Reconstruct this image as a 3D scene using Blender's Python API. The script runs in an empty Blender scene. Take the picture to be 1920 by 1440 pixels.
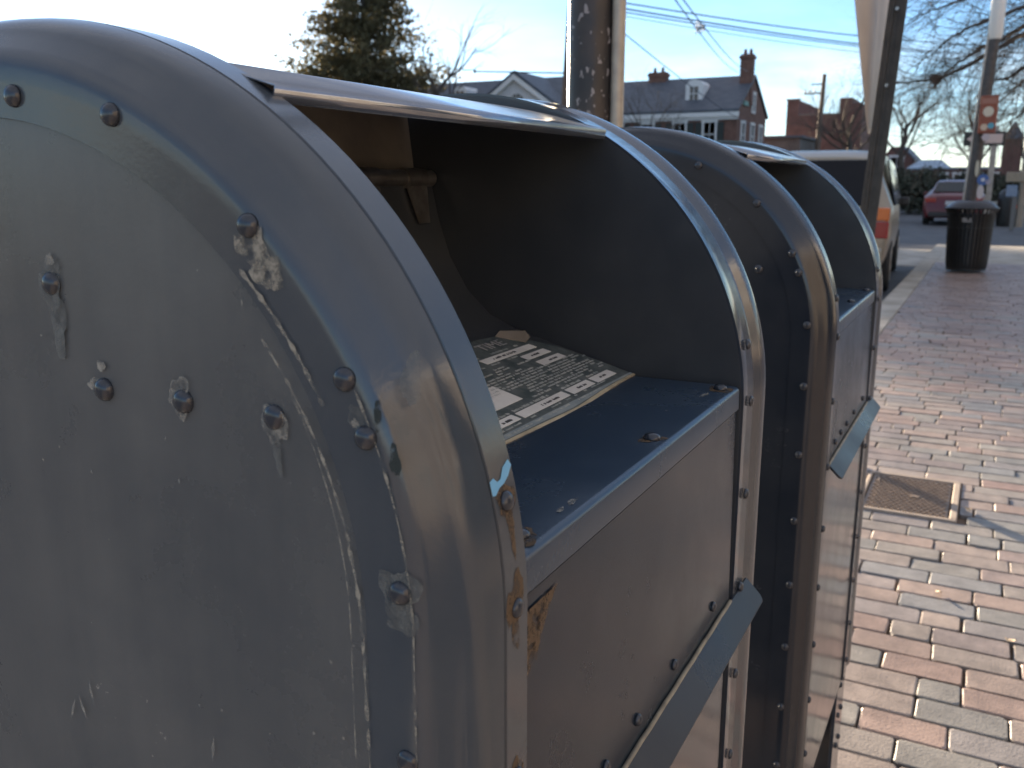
import bpy, bmesh, math, random
from mathutils import Vector, Matrix
R_ = math.radians
SC = bpy.context.scene
COL = SC.collection
# ------------------------------------------------------------------ camera
H = 1.22
FPX, YAW, PITCH = 1695.06, 0.481623, 0.218235
cd = bpy.data.cameras.new('camera'); cam = bpy.data.objects.new('camera', cd); COL.objects.link(cam)
cam.location = (0, 0, H)
cam.rotation_euler = (math.pi/2 - PITCH, 0, YAW)
cd.sensor_width = 36; cd.lens = FPX/1920*36
cd.clip_start = 0.02; cd.clip_end = 3000
cd.dof.use_dof = True; cd.dof.focus_distance = 0.55; cd.dof.aperture_fstop = 17.0
SC.camera = cam
# ------------------------------------------------------------------ light
SUN_AZ = R_(45.0); SUN_EL = R_(8.6)
sd = Vector((-math.sin(SUN_AZ)*math.cos(SUN_EL), math.cos(SUN_AZ)*math.cos(SUN_EL), math.sin(SUN_EL)))
sl = bpy.data.lights.new('sun', 'SUN'); sl.energy = 5.0; sl.angle = R_(0.5); sl.color = (1.0, 0.80, 0.58)
so = bpy.data.objects.new('sun', sl); COL.objects.link(so)
so.rotation_euler = sd.to_track_quat('Z', 'Y').to_euler()
W = bpy.data.worlds.new('World'); SC.world = W; W.use_nodes = True
nt = W.node_tree; nt.nodes.clear()
N = nt.nodes.new; LK = nt.links.new
out = N('ShaderNodeOutputWorld'); bg = N('ShaderNodeBackground'); bg.inputs['Strength'].default_value = 0.05
sky = N('ShaderNodeTexSky'); sky.sky_type = 'NISHITA'; sky.sun_disc = False
sky.sun_elevation = SUN_EL; sky.sun_rotation = -SUN_AZ
sky.air_density = 0.75; sky.dust_density = 0.10; sky.ozone_density = 2.8
tc = N('ShaderNodeTexCoord'); mp = N('ShaderNodeMapping'); mp.inputs['Scale'].default_value = (1.3, 1.3, 6.0)
nz = N('ShaderNodeTexNoise'); nz.inputs['Scale'].default_value = 2.2; nz.inputs['Detail'].default_value = 7; nz.inputs['Roughness'].default_value = 0.55
rp = N('ShaderNodeValToRGB'); rp.color_ramp.elements[0].position = 0.48; rp.color_ramp.elements[1].position = 0.62
mx = N('ShaderNodeMixRGB'); mx.blend_type = 'MIX'
sc_ = N('ShaderNodeMixRGB'); sc_.blend_type = 'MIX'; sc_.inputs[0].default_value = 0.8; sc_.inputs[2].default_value = (6.0, 5.6, 5.2, 1)
LK(tc.outputs['Generated'], mp.inputs['Vector']); LK(mp.outputs[0], nz.inputs['Vector']); LK(nz.outputs['Fac'], rp.inputs['Fac'])
sx = N('ShaderNodeSeparateXYZ'); hi = N('ShaderNodeMapRange'); hi.inputs[1].default_value = 0.28; hi.inputs[2].default_value = 0.62; hi.inputs[3].default_value = 0.0; hi.inputs[4].default_value = 0.32   # unseen cloud deck overhead, added to lift and whiten the ambient light
lo_ = N('ShaderNodeMapRange'); lo_.inputs[1].default_value = 0.02; lo_.inputs[2].default_value = 0.17; lo_.inputs[3].default_value = 1.0; lo_.inputs[4].default_value = 0.12   # cloud bank near the horizon
m1 = N('ShaderNodeMath'); m1.operation = 'MULTIPLY'; m2 = N('ShaderNodeMath'); m2.operation = 'ADD'; m2.use_clamp = True
hz = N('ShaderNodeMapRange'); hz.inputs[1].default_value = -0.02; hz.inputs[2].default_value = 0.085; hz.inputs[3].default_value = 0.75; hz.inputs[4].default_value = 0.0; m3 = N('ShaderNodeMath'); m3.operation = 'MAXIMUM'
LK(sx.outputs[2], hz.inputs[0]); LK(m2.outputs[0], m3.inputs[0]); LK(hz.outputs[0], m3.inputs[1])
LK(tc.outputs['Generated'], sx.inputs[0]); LK(sx.outputs[2], hi.inputs[0]); LK(sx.outputs[2], lo_.inputs[0])
LK(rp.outputs[0], m1.inputs[0]); LK(lo_.outputs[0], m1.inputs[1]); LK(m1.outputs[0], m2.inputs[0]); LK(hi.outputs[0], m2.inputs[1])
LK(sky.outputs[0], sc_.inputs[1]); LK(m3.outputs[0], mx.inputs[0]); LK(sky.outputs[0], mx.inputs[1]); LK(sc_.outputs[0], mx.inputs[2])
LK(mx.outputs[0], bg.inputs['Color']); LK(bg.outputs[0], out.inputs['Surface'])
SC.view_settings.view_transform = 'Standard'; SC.view_settings.look = 'None'
SC.view_settings.exposure = 2.5; SC.view_settings.gamma = 1
SC.render.engine = 'CYCLES'
SC.cycles.max_bounces = 8; SC.cycles.transparent_max_bounces = 16

# ------------------------------------------------------------------ helpers
_f = Vector((-math.sin(YAW)*math.cos(PITCH), math.cos(YAW)*math.cos(PITCH), -math.sin(PITCH)))
_r = Vector((math.cos(YAW), math.sin(YAW), 0)); _u = _r.cross(_f)
def at(px, py, Y):
    """world point at distance Y along the street for a spot measured on the photograph"""
    d = _f + _r*((px-960)/FPX) - _u*((py-720)/FPX)
    return Vector((0, 0, H)) + d*(Y/d.y)

def link(name, data, parent=None):
    o = bpy.data.objects.new(name, data); COL.objects.link(o)
    if parent is not None: o.parent = parent
    return o
def tag(o, label=None, cat=None, group=None, kind=None):
    if label: o['label'] = label
    if cat: o['category'] = cat
    if group: o['group'] = group
    if kind: o['kind'] = kind
    return o
def empty(name, loc, label, cat, group=None, rz=0):
    o = link(name, None); o.location = loc; o.rotation_euler = (0, 0, rz); o.empty_display_size = 0.1
    return tag(o, label, cat, group)
def obj(name, bm, m, parent=None, smooth=None, bevel=None, solid=None):
    me = bpy.data.meshes.new(name); bmesh.ops.recalc_face_normals(bm, faces=bm.faces) if smooth != 'keep' else None
    bm.to_mesh(me); bm.free()
    for x in (m if isinstance(m, (list, tuple)) else [m]): me.materials.append(x)
    o = link(name, me, parent)
    if smooth:
        me.polygons.foreach_set('use_smooth', [True]*len(me.polygons))
        me.set_sharp_from_angle(angle=R_(smooth if isinstance(smooth, (int, float)) else 35))
    if solid:
        md = o.modifiers.new('solid', 'SOLIDIFY'); md.thickness = solid; md.offset = 0
    if bevel:
        md = o.modifiers.new('bevel', 'BEVEL'); md.width = bevel; md.segments = 2; md.limit_method = 'ANGLE'
    return o
def pydata(name, v, f, m, parent=None, smooth=False):
    me = bpy.data.meshes.new(name); me.from_pydata(v, [], f); me.update()
    for x in (m if isinstance(m, (list, tuple)) else [m]): me.materials.append(x)
    if smooth: me.polygons.foreach_set('use_smooth', [True]*len(me.polygons))
    return link(name, me, parent)
def copy_tree(o, parent=None):
    c = o.copy(); COL.objects.link(c)
    if parent is not None: c.parent = parent
    for ch in list(o.children): copy_tree(ch, c)
    return c
def B(): return bmesh.new()
def bx(bm, x0, x1, y0, y1, z0, z1, mi=0):
    v = [bm.verts.new((x, y, z)) for z in (z0, z1) for y in (y0, y1) for x in (x0, x1)]
    for q in ((0,2,3,1), (4,5,7,6), (0,1,5,4), (2,6,7,3), (0,4,6,2), (1,3,7,5)):
        f = bm.faces.new([v[i] for i in q]); f.material_index = mi
    return bm
def poly(bm, pts, mi=0):
    f = bm.faces.new([bm.verts.new(p) for p in pts]); f.material_index = mi; return f
def prism(bm, pts, d, mi=0):
    """closed polygon pts extruded by vector d"""
    d = Vector(d); a = [bm.verts.new(p) for p in pts]; b = [bm.verts.new(Vector(p)+d) for p in pts]; n = len(a)
    for f in [bm.faces.new(a), bm.faces.new(b[::-1])] + [bm.faces.new((a[i], b[i], b[(i+1)%n], a[(i+1)%n])) for i in range(n)]:
        f.material_index = mi
def tube(bm, pts, r, n=10, cap=True, mi=0):
    pts = [Vector(p) for p in pts]; rs = r if isinstance(r, (list, tuple)) else [r]*len(pts)
    rings = []
    for i, p in enumerate(pts):
        t = (pts[min(i+1, len(pts)-1)] - pts[max(i-1, 0)]).normalized()
        a = t.cross(Vector((0, 0, 1)) if abs(t.z) < 0.9 else Vector((1, 0, 0))).normalized(); b = t.cross(a)
        rings.append([bm.verts.new(p + (a*math.cos(2*math.pi*k/n) + b*math.sin(2*math.pi*k/n))*rs[i]) for k in range(n)])
    for i in range(len(rings)-1):
        for k in range(n):
            f = bm.faces.new((rings[i][k], rings[i][(k+1)%n], rings[i+1][(k+1)%n], rings[i+1][k])); f.material_index = mi
    if cap:
        for f in (bm.faces.new(rings[0][::-1]), bm.faces.new(rings[-1])): f.material_index = mi
def lathe(bm, prof, n=24, c=(0, 0), mi=0):
    rings = [[bm.verts.new((c[0]+r*math.cos(2*math.pi*k/n), c[1]+r*math.sin(2*math.pi*k/n), z)) for k in range(n)] for r, z in prof]
    for i in range(len(rings)-1):
        for k in range(n):
            f = bm.faces.new((rings[i][k], rings[i][(k+1)%n], rings[i+1][(k+1)%n], rings[i+1][k])); f.material_index = mi
    bm.faces.new(rings[0][::-1]).material_index = mi; bm.faces.new(rings[-1]).material_index = mi

def mat(name, c1, c2=None, scale=8, rough=0.6, rough2=None, bump=0, bscale=60, metal=0, spec=0.5, detail=5, stretch=None, coat=0, c3=None, lo=0.35, hi=0.65, bdist=0.002):
    m = bpy.data.materials.new(name); m.use_nodes = True; t = m.node_tree; b = t.nodes['Principled BSDF']
    b.inputs['Roughness'].default_value = rough; b.inputs['Metallic'].default_value = metal
    b.inputs['Specular IOR Level'].default_value = spec; b.inputs['Coat Weight'].default_value = coat; b.inputs['Coat Roughness'].default_value = 0.12
    b.inputs['Base Color'].default_value = (*c1, 1)
    if c2 or bump or rough2 is not None:
        tc = t.nodes.new('ShaderNodeTexCoord'); mp = t.nodes.new('ShaderNodeMapping'); t.links.new(tc.outputs['Object'], mp.inputs['Vector'])
        if stretch: mp.inputs['Scale'].default_value = stretch
    if c2 or rough2 is not None:
        nz = t.nodes.new('ShaderNodeTexNoise'); nz.inputs['Scale'].default_value = scale; nz.inputs['Detail'].default_value = detail; nz.inputs['Roughness'].default_value = 0.6
        t.links.new(mp.outputs[0], nz.inputs['Vector'])
        if c2:
            rp = t.nodes.new('ShaderNodeValToRGB'); e = rp.color_ramp.elements
            e[0].position = lo; e[1].position = hi; e[0].color = (*c1, 1); e[1].color = (*c2, 1)
            if c3: k = e.new((lo+hi)/2); k.color = (*c3, 1)
            t.links.new(nz.outputs['Fac'], rp.inputs['Fac']); t.links.new(rp.outputs[0], b.inputs['Base Color'])
        if rough2 is not None:
            mr = t.nodes.new('ShaderNodeMapRange'); mr.inputs[1].default_value = 0.3; mr.inputs[2].default_value = 0.7; mr.inputs[3].default_value = rough; mr.inputs[4].default_value = rough2
            t.links.new(nz.outputs['Fac'], mr.inputs[0]); t.links.new(mr.outputs[0], b.inputs['Roughness'])
    if bump:
        n2 = t.nodes.new('ShaderNodeTexNoise'); n2.inputs['Scale'].default_value = bscale; n2.inputs['Detail'].default_value = 4
        t.links.new(mp.outputs[0], n2.inputs['Vector'])
        bp = t.nodes.new('ShaderNodeBump'); bp.inputs['Strength'].default_value = bump; bp.inputs['Distance'].default_value = bdist
        t.links.new(n2.outputs['Fac'], bp.inputs['Height']); t.links.new(bp.outputs[0], b.inputs['Normal'])
    return m

def paint_mat(name, c1, c2, rough, rough2, streak=0.35, spec=0.6):
    """weathered semi-gloss paint on sheet steel: mottled colour, streaks, pin specks, gentle sheet waviness"""
    m = bpy.data.materials.new(name); m.use_nodes = True; t = m.node_tree; L = t.links.new; n = t.nodes.new; b = t.nodes['Principled BSDF']
    tc = n('ShaderNodeTexCoord')
    a = n('ShaderNodeTexNoise'); a.inputs['Scale'].default_value = 7; a.inputs['Detail'].default_value = 8; a.inputs['Roughness'].default_value = 0.65; L(tc.outputs['Object'], a.inputs['Vector'])
    mp = n('ShaderNodeMapping'); mp.inputs['Scale'].default_value = (40, 40, 3); L(tc.outputs['Object'], mp.inputs['Vector'])
    s = n('ShaderNodeTexNoise'); s.inputs['Scale'].default_value = 1.0; s.inputs['Detail'].default_value = 6; L(mp.outputs[0], s.inputs['Vector'])
    ad = n('ShaderNodeMath'); ad.operation = 'MULTIPLY_ADD'; ad.inputs[1].default_value = streak; L(s.outputs['Fac'], ad.inputs[0]); L(a.outputs['Fac'], ad.inputs[2])
    rp = n('ShaderNodeValToRGB'); e = rp.color_ramp.elements; e[0].position = 0.45; e[1].position = 0.95; e[0].color = (*c1, 1); e[1].color = (*c2, 1)
    L(ad.outputs[0], rp.inputs['Fac'])
    # pale pin specks (chipped paint, dust)
    v = n('ShaderNodeTexNoise'); v.inputs['Scale'].default_value = 260; v.inputs['Detail'].default_value = 2; L(tc.outputs['Object'], v.inputs['Vector'])
    pm = n('ShaderNodeMath'); pm.operation = 'MULTIPLY'; L(v.outputs['Fac'], pm.inputs[0]); L(a.outputs['Fac'], pm.inputs[1])
    pr = n('ShaderNodeMapRange'); pr.inputs[1].default_value = 0.475; pr.inputs[2].default_value = 0.53; L(pm.outputs[0], pr.inputs[0])
    mx = n('ShaderNodeMixRGB'); mx.inputs[2].default_value = (0.30, 0.29, 0.26, 1); L(pr.outputs[0], mx.inputs[0]); L(rp.outputs[0], mx.inputs[1])
    L(mx.outputs[0], b.inputs['Base Color'])
    mr = n('ShaderNodeMapRange'); mr.inputs[1].default_value = 0.35; mr.inputs[2].default_value = 0.65; mr.inputs[3].default_value = rough; mr.inputs[4].default_value = rough2
    L(a.outputs['Fac'], mr.inputs[0]); L(mr.outputs[0], b.inputs['Roughness'])
    w = n('ShaderNodeTexNoise'); w.inputs['Scale'].default_value = 9; w.inputs['Detail'].default_value = 1.5; L(tc.outputs['Object'], w.inputs['Vector'])
    o = n('ShaderNodeTexNoise'); o.inputs['Scale'].default_value = 420; o.inputs['Detail'].default_value = 3; L(tc.outputs['Object'], o.inputs['Vector'])
    b1 = n('ShaderNodeBump'); b1.inputs['Strength'].default_value = 0.5; b1.inputs['Distance'].default_value = 0.003; L(w.outputs['Fac'], b1.inputs['Height'])
    b2 = n('ShaderNodeBump'); b2.inputs['Strength'].default_value = 0.10; b2.inputs['Distance'].default_value = 0.0005; L(o.outputs['Fac'], b2.inputs['Height']); L(b1.outputs[0], b2.inputs['Normal'])
    L(b2.outputs[0], b.inputs['Normal'])
    b.inputs['Specular IOR Level'].default_value = spec
    return m
def flake_mat(name, col, thr=0.5, scale=90, soft=0.06, stretch=(1, 1, 1), rough=0.7):
    """patchy residue: opaque flakes with bare gaps between them"""
    m = bpy.data.materials.new(name); m.use_nodes = True; t = m.node_tree; L = t.links.new; n = t.nodes.new; b = t.nodes['Principled BSDF']
    tc = n('ShaderNodeTexCoord'); mp = n('ShaderNodeMapping'); mp.inputs['Scale'].default_value = stretch; L(tc.outputs['Object'], mp.inputs['Vector'])
    a = n('ShaderNodeTexNoise'); a.inputs['Scale'].default_value = scale; a.inputs['Detail'].default_value = 6; a.inputs['Roughness'].default_value = 0.65; L(mp.outputs[0], a.inputs['Vector'])
    r = n('ShaderNodeMapRange'); r.inputs[1].default_value = thr-soft; r.inputs[2].default_value = thr+soft; L(a.outputs['Fac'], r.inputs[0]); L(r.outputs[0], b.inputs['Alpha'])
    b.inputs['Base Color'].default_value = (*col, 1); b.inputs['Roughness'].default_value = rough
    return m

# ------------------------------------------------------------------ materials
PAINT_GLARE = paint_mat('glare_lifted_paint', (0.052, 0.062, 0.072), (0.104, 0.109, 0.110), 0.20, 0.36, 0.5)  # nearest cheek lightened in colour to stand in for sun glare over it
PAINT_RIM = paint_mat('rim_blue_grey_paint', (0.044, 0.057, 0.072), (0.072, 0.081, 0.091), 0.12, 0.22)
PAINT = paint_mat('blue_paint', (0.030, 0.040, 0.056), (0.056, 0.060, 0.068), 0.10, 0.20)
PAINT_TOP = paint_mat('sky_tinted_paint', (0.022, 0.042, 0.072), (0.034, 0.054, 0.082), 0.20, 0.36)  # base colour pushed bluer for the sky reflected in the shelf
ROOF_GLARE = mat('roof_glare_metal', (0.26, 0.285, 0.33), (0.36, 0.375, 0.40), 12, 0.12, 0.20, spec=0.8, metal=0.75)  # pale metallic base paints in the sun and sky glare on the roof
PLATE = mat('lit_tan_plate', (0.20, 0.18, 0.15), (0.12, 0.11, 0.10), 14, 0.5, bump=0.1)  # lighter tan puts glare and incoming light into the inner plate's colour
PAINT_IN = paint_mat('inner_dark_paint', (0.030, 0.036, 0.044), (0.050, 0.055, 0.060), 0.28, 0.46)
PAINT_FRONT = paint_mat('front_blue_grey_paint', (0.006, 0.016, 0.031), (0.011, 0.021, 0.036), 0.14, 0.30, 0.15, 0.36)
PAINT_RIV = paint_mat('rivet_paint', (0.020, 0.027, 0.040), (0.040, 0.044, 0.052), 0.14, 0.26)
PAINT_LEDGE = paint_mat('ledge_paint', (0.012, 0.017, 0.026), (0.020, 0.026, 0.036), 0.26, 0.40, 0.3, 0.30)
PAINT_SHADED = paint_mat('shade_darkened_paint', (0.013, 0.018, 0.027), (0.022, 0.027, 0.036), 0.15, 0.28)  # same paint darkened, standing in for shade on the second box's near side
SCUFF = flake_mat('tan_scuff', (0.30, 0.28, 0.23), 0.52, 170, 0.12)
SMEAR = flake_mat('grey_green_touch_up', (0.145, 0.155, 0.150), 0.52, 120, 0.22)
PALE = flake_mat('pale_filler', (0.30, 0.29, 0.255), 0.52, 190, 0.16)
RUST = flake_mat('rust_stain', (0.10, 0.065, 0.035), 0.46, 120, 0.10)
DARKMARK = flake_mat('dark_mark', (0.02, 0.03, 0.03), 0.45, 150, 0.05)
OLDBLUE = flake_mat('bright_old_blue_paint', (0.16, 0.42, 0.66), 0.36, 70, 0.02, rough=0.5)
STEEL = mat('bare_steel', (0.42, 0.40, 0.38), (0.25, 0.23, 0.21), 40, 0.32, metal=0.9, bump=0.3, bscale=90)
LBL_BG = mat('label_dark_green', (0.055, 0.074, 0.074), (0.135, 0.152, 0.148), 90, 0.5, bump=0.1)
LBL_WH = mat('label_white', (0.74, 0.72, 0.68), (0.62, 0.60, 0.56), 30, 0.55)
LBL_TX = mat('label_faint_print', (0.46, 0.46, 0.43), (0.26, 0.29, 0.28), 140, 0.6)
LBL_INK = mat('label_black_ink', (0.08, 0.08, 0.08), rough=0.6)
LBL_EDGE = mat('label_worn_edge', (0.52, 0.44, 0.30), (0.36, 0.30, 0.20), 60, 0.7)
LBL_MARGIN = mat('label_grey_margin', (0.20, 0.24, 0.25), (0.32, 0.35, 0.35), 25, 0.5)

# ------------------------------------------------------------------ mailbox
XC, YC = -0.4243, 0.535
RX, RZ = 0.26377, 0.25479
ZC, ZB = H - 0.17755, 0.38
YN_IN, YF_IN = 0.3215-YC, 0.7085-YC          # inner edges of the two rim strips
PN = -0.2655                                   # outer plane of the near side
PF = 0.2585                                    # outer plane of the far side
def outline(e, seg=72):
    pts = []
    for i in range(16): pts.append((RX-e, ZB + (ZC-ZB)*i/16))
    for i in range(seg+1):
        a = math.pi*i/seg; pts.append(((RX-e)*math.cos(a), ZC+(RZ-e)*math.sin(a)))
    for i in range(1, 9): pts.append((-(RX-e), ZC - (ZC-ZB)*i/8))
    return pts
def side_bm(yin, crest, plane, s, bead=False):
    """rim strip, rolled corner bead, lap and flat cheek; s = -1 faces -y"""
    d = abs(plane-crest)
    sec = [(0.0025, yin), (0.0, yin), (0.0, yin+(crest-yin)*0.5), (0.0, crest-s*0.0016), (0.0018, crest-s*0.0008), (0.0018, crest-s*0.0002), (0.0002, crest+s*0.0004),
           (0.0018, crest+s*d*0.28), (0.0050, crest+s*d*0.52), (0.0085, crest+s*d*0.62), (0.0120, crest+s*d*0.70), (0.0160, crest+s*d*0.86),
           (0.0205, crest+s*d*0.975), (0.0255, crest+s*d*1.0), (0.0320, crest+s*d*0.985), (0.0470, crest+s*d*0.985),
           (0.0474, crest+s*d*0.985-s*0.0016), (0.0490, crest+s*d*0.985-s*0.0016), (0.075, crest+s*d*0.985-s*0.0016)]
    if bead:                                                # far cheek: flat strip, groove, then a proud rolled bead
        sec = [(0.0025, yin), (0.0006, yin), (0.0006, yin+0.032), (0.0020, yin+0.0345), (0.0042, yin+0.0385), (0.0046, yin+0.0425), (0.0034, yin+0.0490), (0.0010, yin+0.0575), (-0.0006, yin+0.0650), (-0.0010, yin+0.0715), (0.0004, yin+0.0780), (0.0036, yin+0.0825)] + [(e, y) for e, y in sec[9:]]
    bm = B(); rings = []
    for e, y in sec: rings.append([bm.verts.new((x, y, z)) for x, z in outline(e)])
    for j, (a, b) in enumerate(zip(rings, rings[1:])):
        for i in range(len(a)-1): bm.faces.new((a[i], a[i+1], b[i+1], b[i])).material_index = 2 if j < (17 if bead else 15) else 0
    bm.faces.new(rings[-1]); bm.faces.new(rings[0][::-1])
    for f in bm.faces:
        if len(f.verts) > 10 and abs(f.calc_center_median().y - yin) < 1e-4: f.material_index = 1
    return bm
def rivet_mesh():
    bm = B(); lathe(bm, [(0.0056, 0), (0.0055, 0.0012), (0.0050, 0.0024), (0.0040, 0.0034), (0.0024, 0.0041), (0.0008, 0.0043)], 16)
    bmesh.ops.recalc_face_normals(bm, faces=bm.faces)
    me = bpy.data.meshes.new('rivet'); bm.to_mesh(me); bm.free(); me.materials.append(PAINT_RIV)
    me.polygons.foreach_set('use_smooth', [True]*len(me.polygons)); return me
RIV = rivet_mesh()
RND = random.Random(5)
def rim_x(z): return RX*math.sqrt(max(0, 1-((z-ZC)/RZ)**2)) if z > ZC else RX
def rivet(parent, p, n, s=1.0):
    o = link('rivet', RIV, parent); o.location = p
    o.rotation_mode = 'QUATERNION'; o.rotation_quaternion = Vector(n).to_track_quat('Z', 'Y'); o.scale = (s, s, s*RND.uniform(0.85, 1.1))
    return o
def extr(prof, y0, y1, n=1):
    """open (x,z) profile swept along y"""
    bm = B(); rows = [[bm.verts.new((x, y0+(y1-y0)*j/n, z)) for x, z in prof] for j in range(n+1)]
    for a, b in zip(rows, rows[1:]):
        for i in range(len(prof)-1): bm.faces.new((a[i], a[i+1], b[i+1], b[i]))
    return bm
XF = RX                                        # local x of the front plane
SH_Z = 1.0630
def lx(x): return x - XC
def make_mailbox(label):
    root = empty('collection_mailbox', (XC, YC, 0), label, 'mailbox', 'blue mailboxes standing by the kerb')
    near = obj('side_panel', side_bm(YN_IN, 0.3012-YC, PN, -1), [PAINT_GLARE, PAINT_IN, PAINT_RIM], root, 40)
    far = obj('side_panel', side_bm(YF_IN, 0.766-YC, PF, 1, True), [PAINT, PAINT_IN, PAINT], root, 40)
    # rivets on the cheeks: rim row, hinge row
    rim = [(-0.213, 1.147), (-0.204, 1.125), (-0.190, 1.064), (-0.189, 0.990), (-0.257, 1.204), (-0.329, 1.248), (-0.391, 1.258)]
    rim += [(-0.189, z) for z in (0.905, 0.82, 0.735, 0.65, 0.565, 0.48, 0.41)]
    rim += [(2*XC-x, z) for x, z in rim]
    for x, z in rim:
        rivet(near, (lx(x), PN+0.0006, z), (0, -1, 0), 0.9); rivet(far, (lx(x), PF-0.0006, z), (0, 1, 0), 0.9)
    for x, z in ((-0.381, 1.175), (-0.352, 1.128), (-0.302, 1.128), (-0.251, 1.127)):
        rivet(near, (lx(x), PN+0.0026, z), (0, -1, 0)); rivet(far, (lx(x), PF-0.0026, z), (0, 1, 0))
    for z in (1.0925, 1.046, 0.966, 0.882, 0.80, 0.72, 0.64, 0.56, 0.48, 0.41):
        k = max(0, z-ZC)*1.05; rivet(near, (rim_x(z)-0.0002, 0.3115-YC, z), (1, 0, k/0.255), 0.78); rivet(far, (rim_x(z)-0.0002, 0.729-YC, z), (1, 0, k/0.255), 0.8)
    # curved sheet over the top and down the back, folded lip along its front edge
    th0 = math.acos(0.131/RX); ro = 0.0014
    prof = [(0.1405, ZC+0.2122), (0.1423, ZC+0.2193)] + [(x, ZC+z) for x, z in ((0.132, 0.2222), (0.12, 0.2254), (0.10, 0.2307), (0.08, 0.2352), (0.06, 0.2390), (0.04, 0.2419), (0.02, 0.2440), (0.0, 0.2450), (-0.03, 0.2446), (-0.06, 0.2420), (-0.10, 0.2330), (-0.128, 0.2205))]
    for i in range(1, 25):
        a = R_(120.5) + (math.pi-R_(120.5))*i/24; prof.append(((RX-ro)*math.cos(a), ZC+(RZ-ro)*math.sin(a)))
    prof += [(-RX+ro, z) for z in (0.85, 0.6, ZB)]
    obj('roof_sheet', extr(prof, YN_IN-0.0045, YF_IN-0.0065), ROOF_GLARE, root, 25, solid=0.0014)
    # shelf with a folded front
    pr = [(lx(-0.2545), SH_Z), (lx(-0.24), SH_Z), (lx(-0.1680), SH_Z), (lx(-0.1658), SH_Z-0.0005), (lx(-0.1643), SH_Z-0.0018), (lx(-0.1637), SH_Z-0.0036), (lx(-0.1633), SH_Z-0.018), (lx(-0.1652), SH_Z-0.0195)]
    shf = obj('shelf', extr(pr, 0.3235-YC, 0.7015-YC, 12), PAINT_TOP, root, 40)
    for x, y in ((-0.177, 0.345), (-0.176, 0.527), (-0.175, 0.686)): rivet(shf, (lx(x), y-YC, SH_Z), (0, 0, 1))
    # inner tray sloping up behind the shelf to the hinge rod, and the plate above it
    pr = [(-0.2545, SH_Z), (-0.366, SH_Z+0.0310), (-0.392, 1.105), (-0.415, 1.126), (-0.433, 1.155), (-0.445, 1.19), (-0.452, 1.222)]
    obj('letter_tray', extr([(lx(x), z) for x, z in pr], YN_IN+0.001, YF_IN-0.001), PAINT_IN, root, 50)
    pr = [(-0.468, 1.21), (-0.472, 1.245), (-0.478, 1.292)]
    obj('inner_plate', extr([(lx(x), z) for x, z in pr], YN_IN+0.001, YF_IN-0.001), PLATE, root, 50)
    bm = B(); tube(bm, [(lx(-0.452), YN_IN+0.002, 1.2245), (lx(-0.452), YF_IN-0.003, 1.2245)], 0.0072, 14)
    hr = obj('hinge_rod', bm, STEEL, root, 50)
    for k in range(5):
        bm = B(); y = YN_IN+0.06+0.07*k
        tube(bm, [(lx(-0.452), y, 1.2245), (lx(-0.452), y+0.03, 1.2245)], 0.0088, 14)
        prism(bm, [(lx(-0.449), y, 1.219), (lx(-0.449), y+0.03, 1.219), (lx(-0.441), y+0.022, 1.186), (lx(-0.441), y+0.008, 1.186)], (0.0025, 0, 0.0004))
        obj('hinge_knuckle', bm, STEEL, hr, 50)
    # front panel, ledge, lower front
    bm = B(); nx, nz2 = 10, 8
    g = [[bm.verts.new((lx(-0.1622) - 0.0026*j/nz2 + 0.0006*math.sin(3.1*i/nx)*math.sin(3.1*j/nz2), 0.3240-YC + (0.6985-0.3240)*i/nx, 0.880+(SH_Z-0.020-0.880)*j/nz2)) for j in range(nz2+1)] for i in range(nx+1)]
    for i in range(nx):
        for j in range(nz2): bm.faces.new((g[i][j], g[i+1][j], g[i+1][j+1], g[i][j+1]))
    for j in range(nz2):                                   # turned-back edges
        for i, d in ((0, 0), (nx, 0)):
            a, b = g[i][j], g[i][j+1]; c = bm.verts.new((a.co.x-0.012, a.co.y, a.co.z)); e = bm.verts.new((b.co.x-0.012, b.co.y, b.co.z)); bm.faces.new((a, b, e, c))
    fp = obj('front_panel', bm, PAINT_FRONT, root, 40)
    for y in (0.372, 0.424, 0.476, 0.549, 0.647): rivet(fp, (lx(-0.1623), y-YC, 0.899), (1, 0, 0), 0.72)
    bm = B()                                              # steel ledge: sloping blade with a rounded far corner
    P0, P1 = Vector((lx(-0.1614), 0, 0.8800)), Vector((lx(-0.1444), 0, 0.8630))
    e_ = (P1-P0).normalized(); nrm = Vector((-e_.z, 0, e_.x)); nrm = nrm if nrm.z > 0 else -nrm
    Lw = (P1-P0).length; ya, yb = 0.3260-YC, 0.7540-YC; rc = 0.008
    outl = [(ya, 0)] + [(yb, 0)] + [(yb-rc+rc*math.cos(a), Lw-rc+rc*math.sin(a)) for a in [math.pi/2*k/6 for k in range(7)]] + [(ya+rc-rc*math.sin(a), Lw-rc+rc*math.cos(a)) for a in [math.pi/2*k/6 for k in range(7)]]
    prism(bm, [P0 + e_*v + Vector((0, y, 0)) + nrm*0.001 for y, v in outl], -nrm*0.003)
    bx(bm, lx(-0.1640), lx(-0.1608), 0.3260-YC, 0.6985-YC, 0.872, 0.8815)
    lg = obj('ledge', bm, PAINT_LEDGE, root, 40, bevel=0.0007)
    bm = B(); tube(bm, [(lx(-0.1607), 0.3265-YC+0.372*k/24, 0.8815+0.0004*math.sin(k*2.1)) for k in range(25)], 0.0017, 6)
    obj('sealant_bead', bm, mat('sealant', (0.34, 0.29, 0.20), (0.20, 0.17, 0.12), 60, 0.6), lg, 60)
    bm = B(); bx(bm, lx(-0.19), lx(-0.1635), 0.3235-YC, 0.7005-YC, ZB+0.004, 0.872)
    obj('lower_panel', bm, PAINT, root, bevel=0.001)
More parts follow.
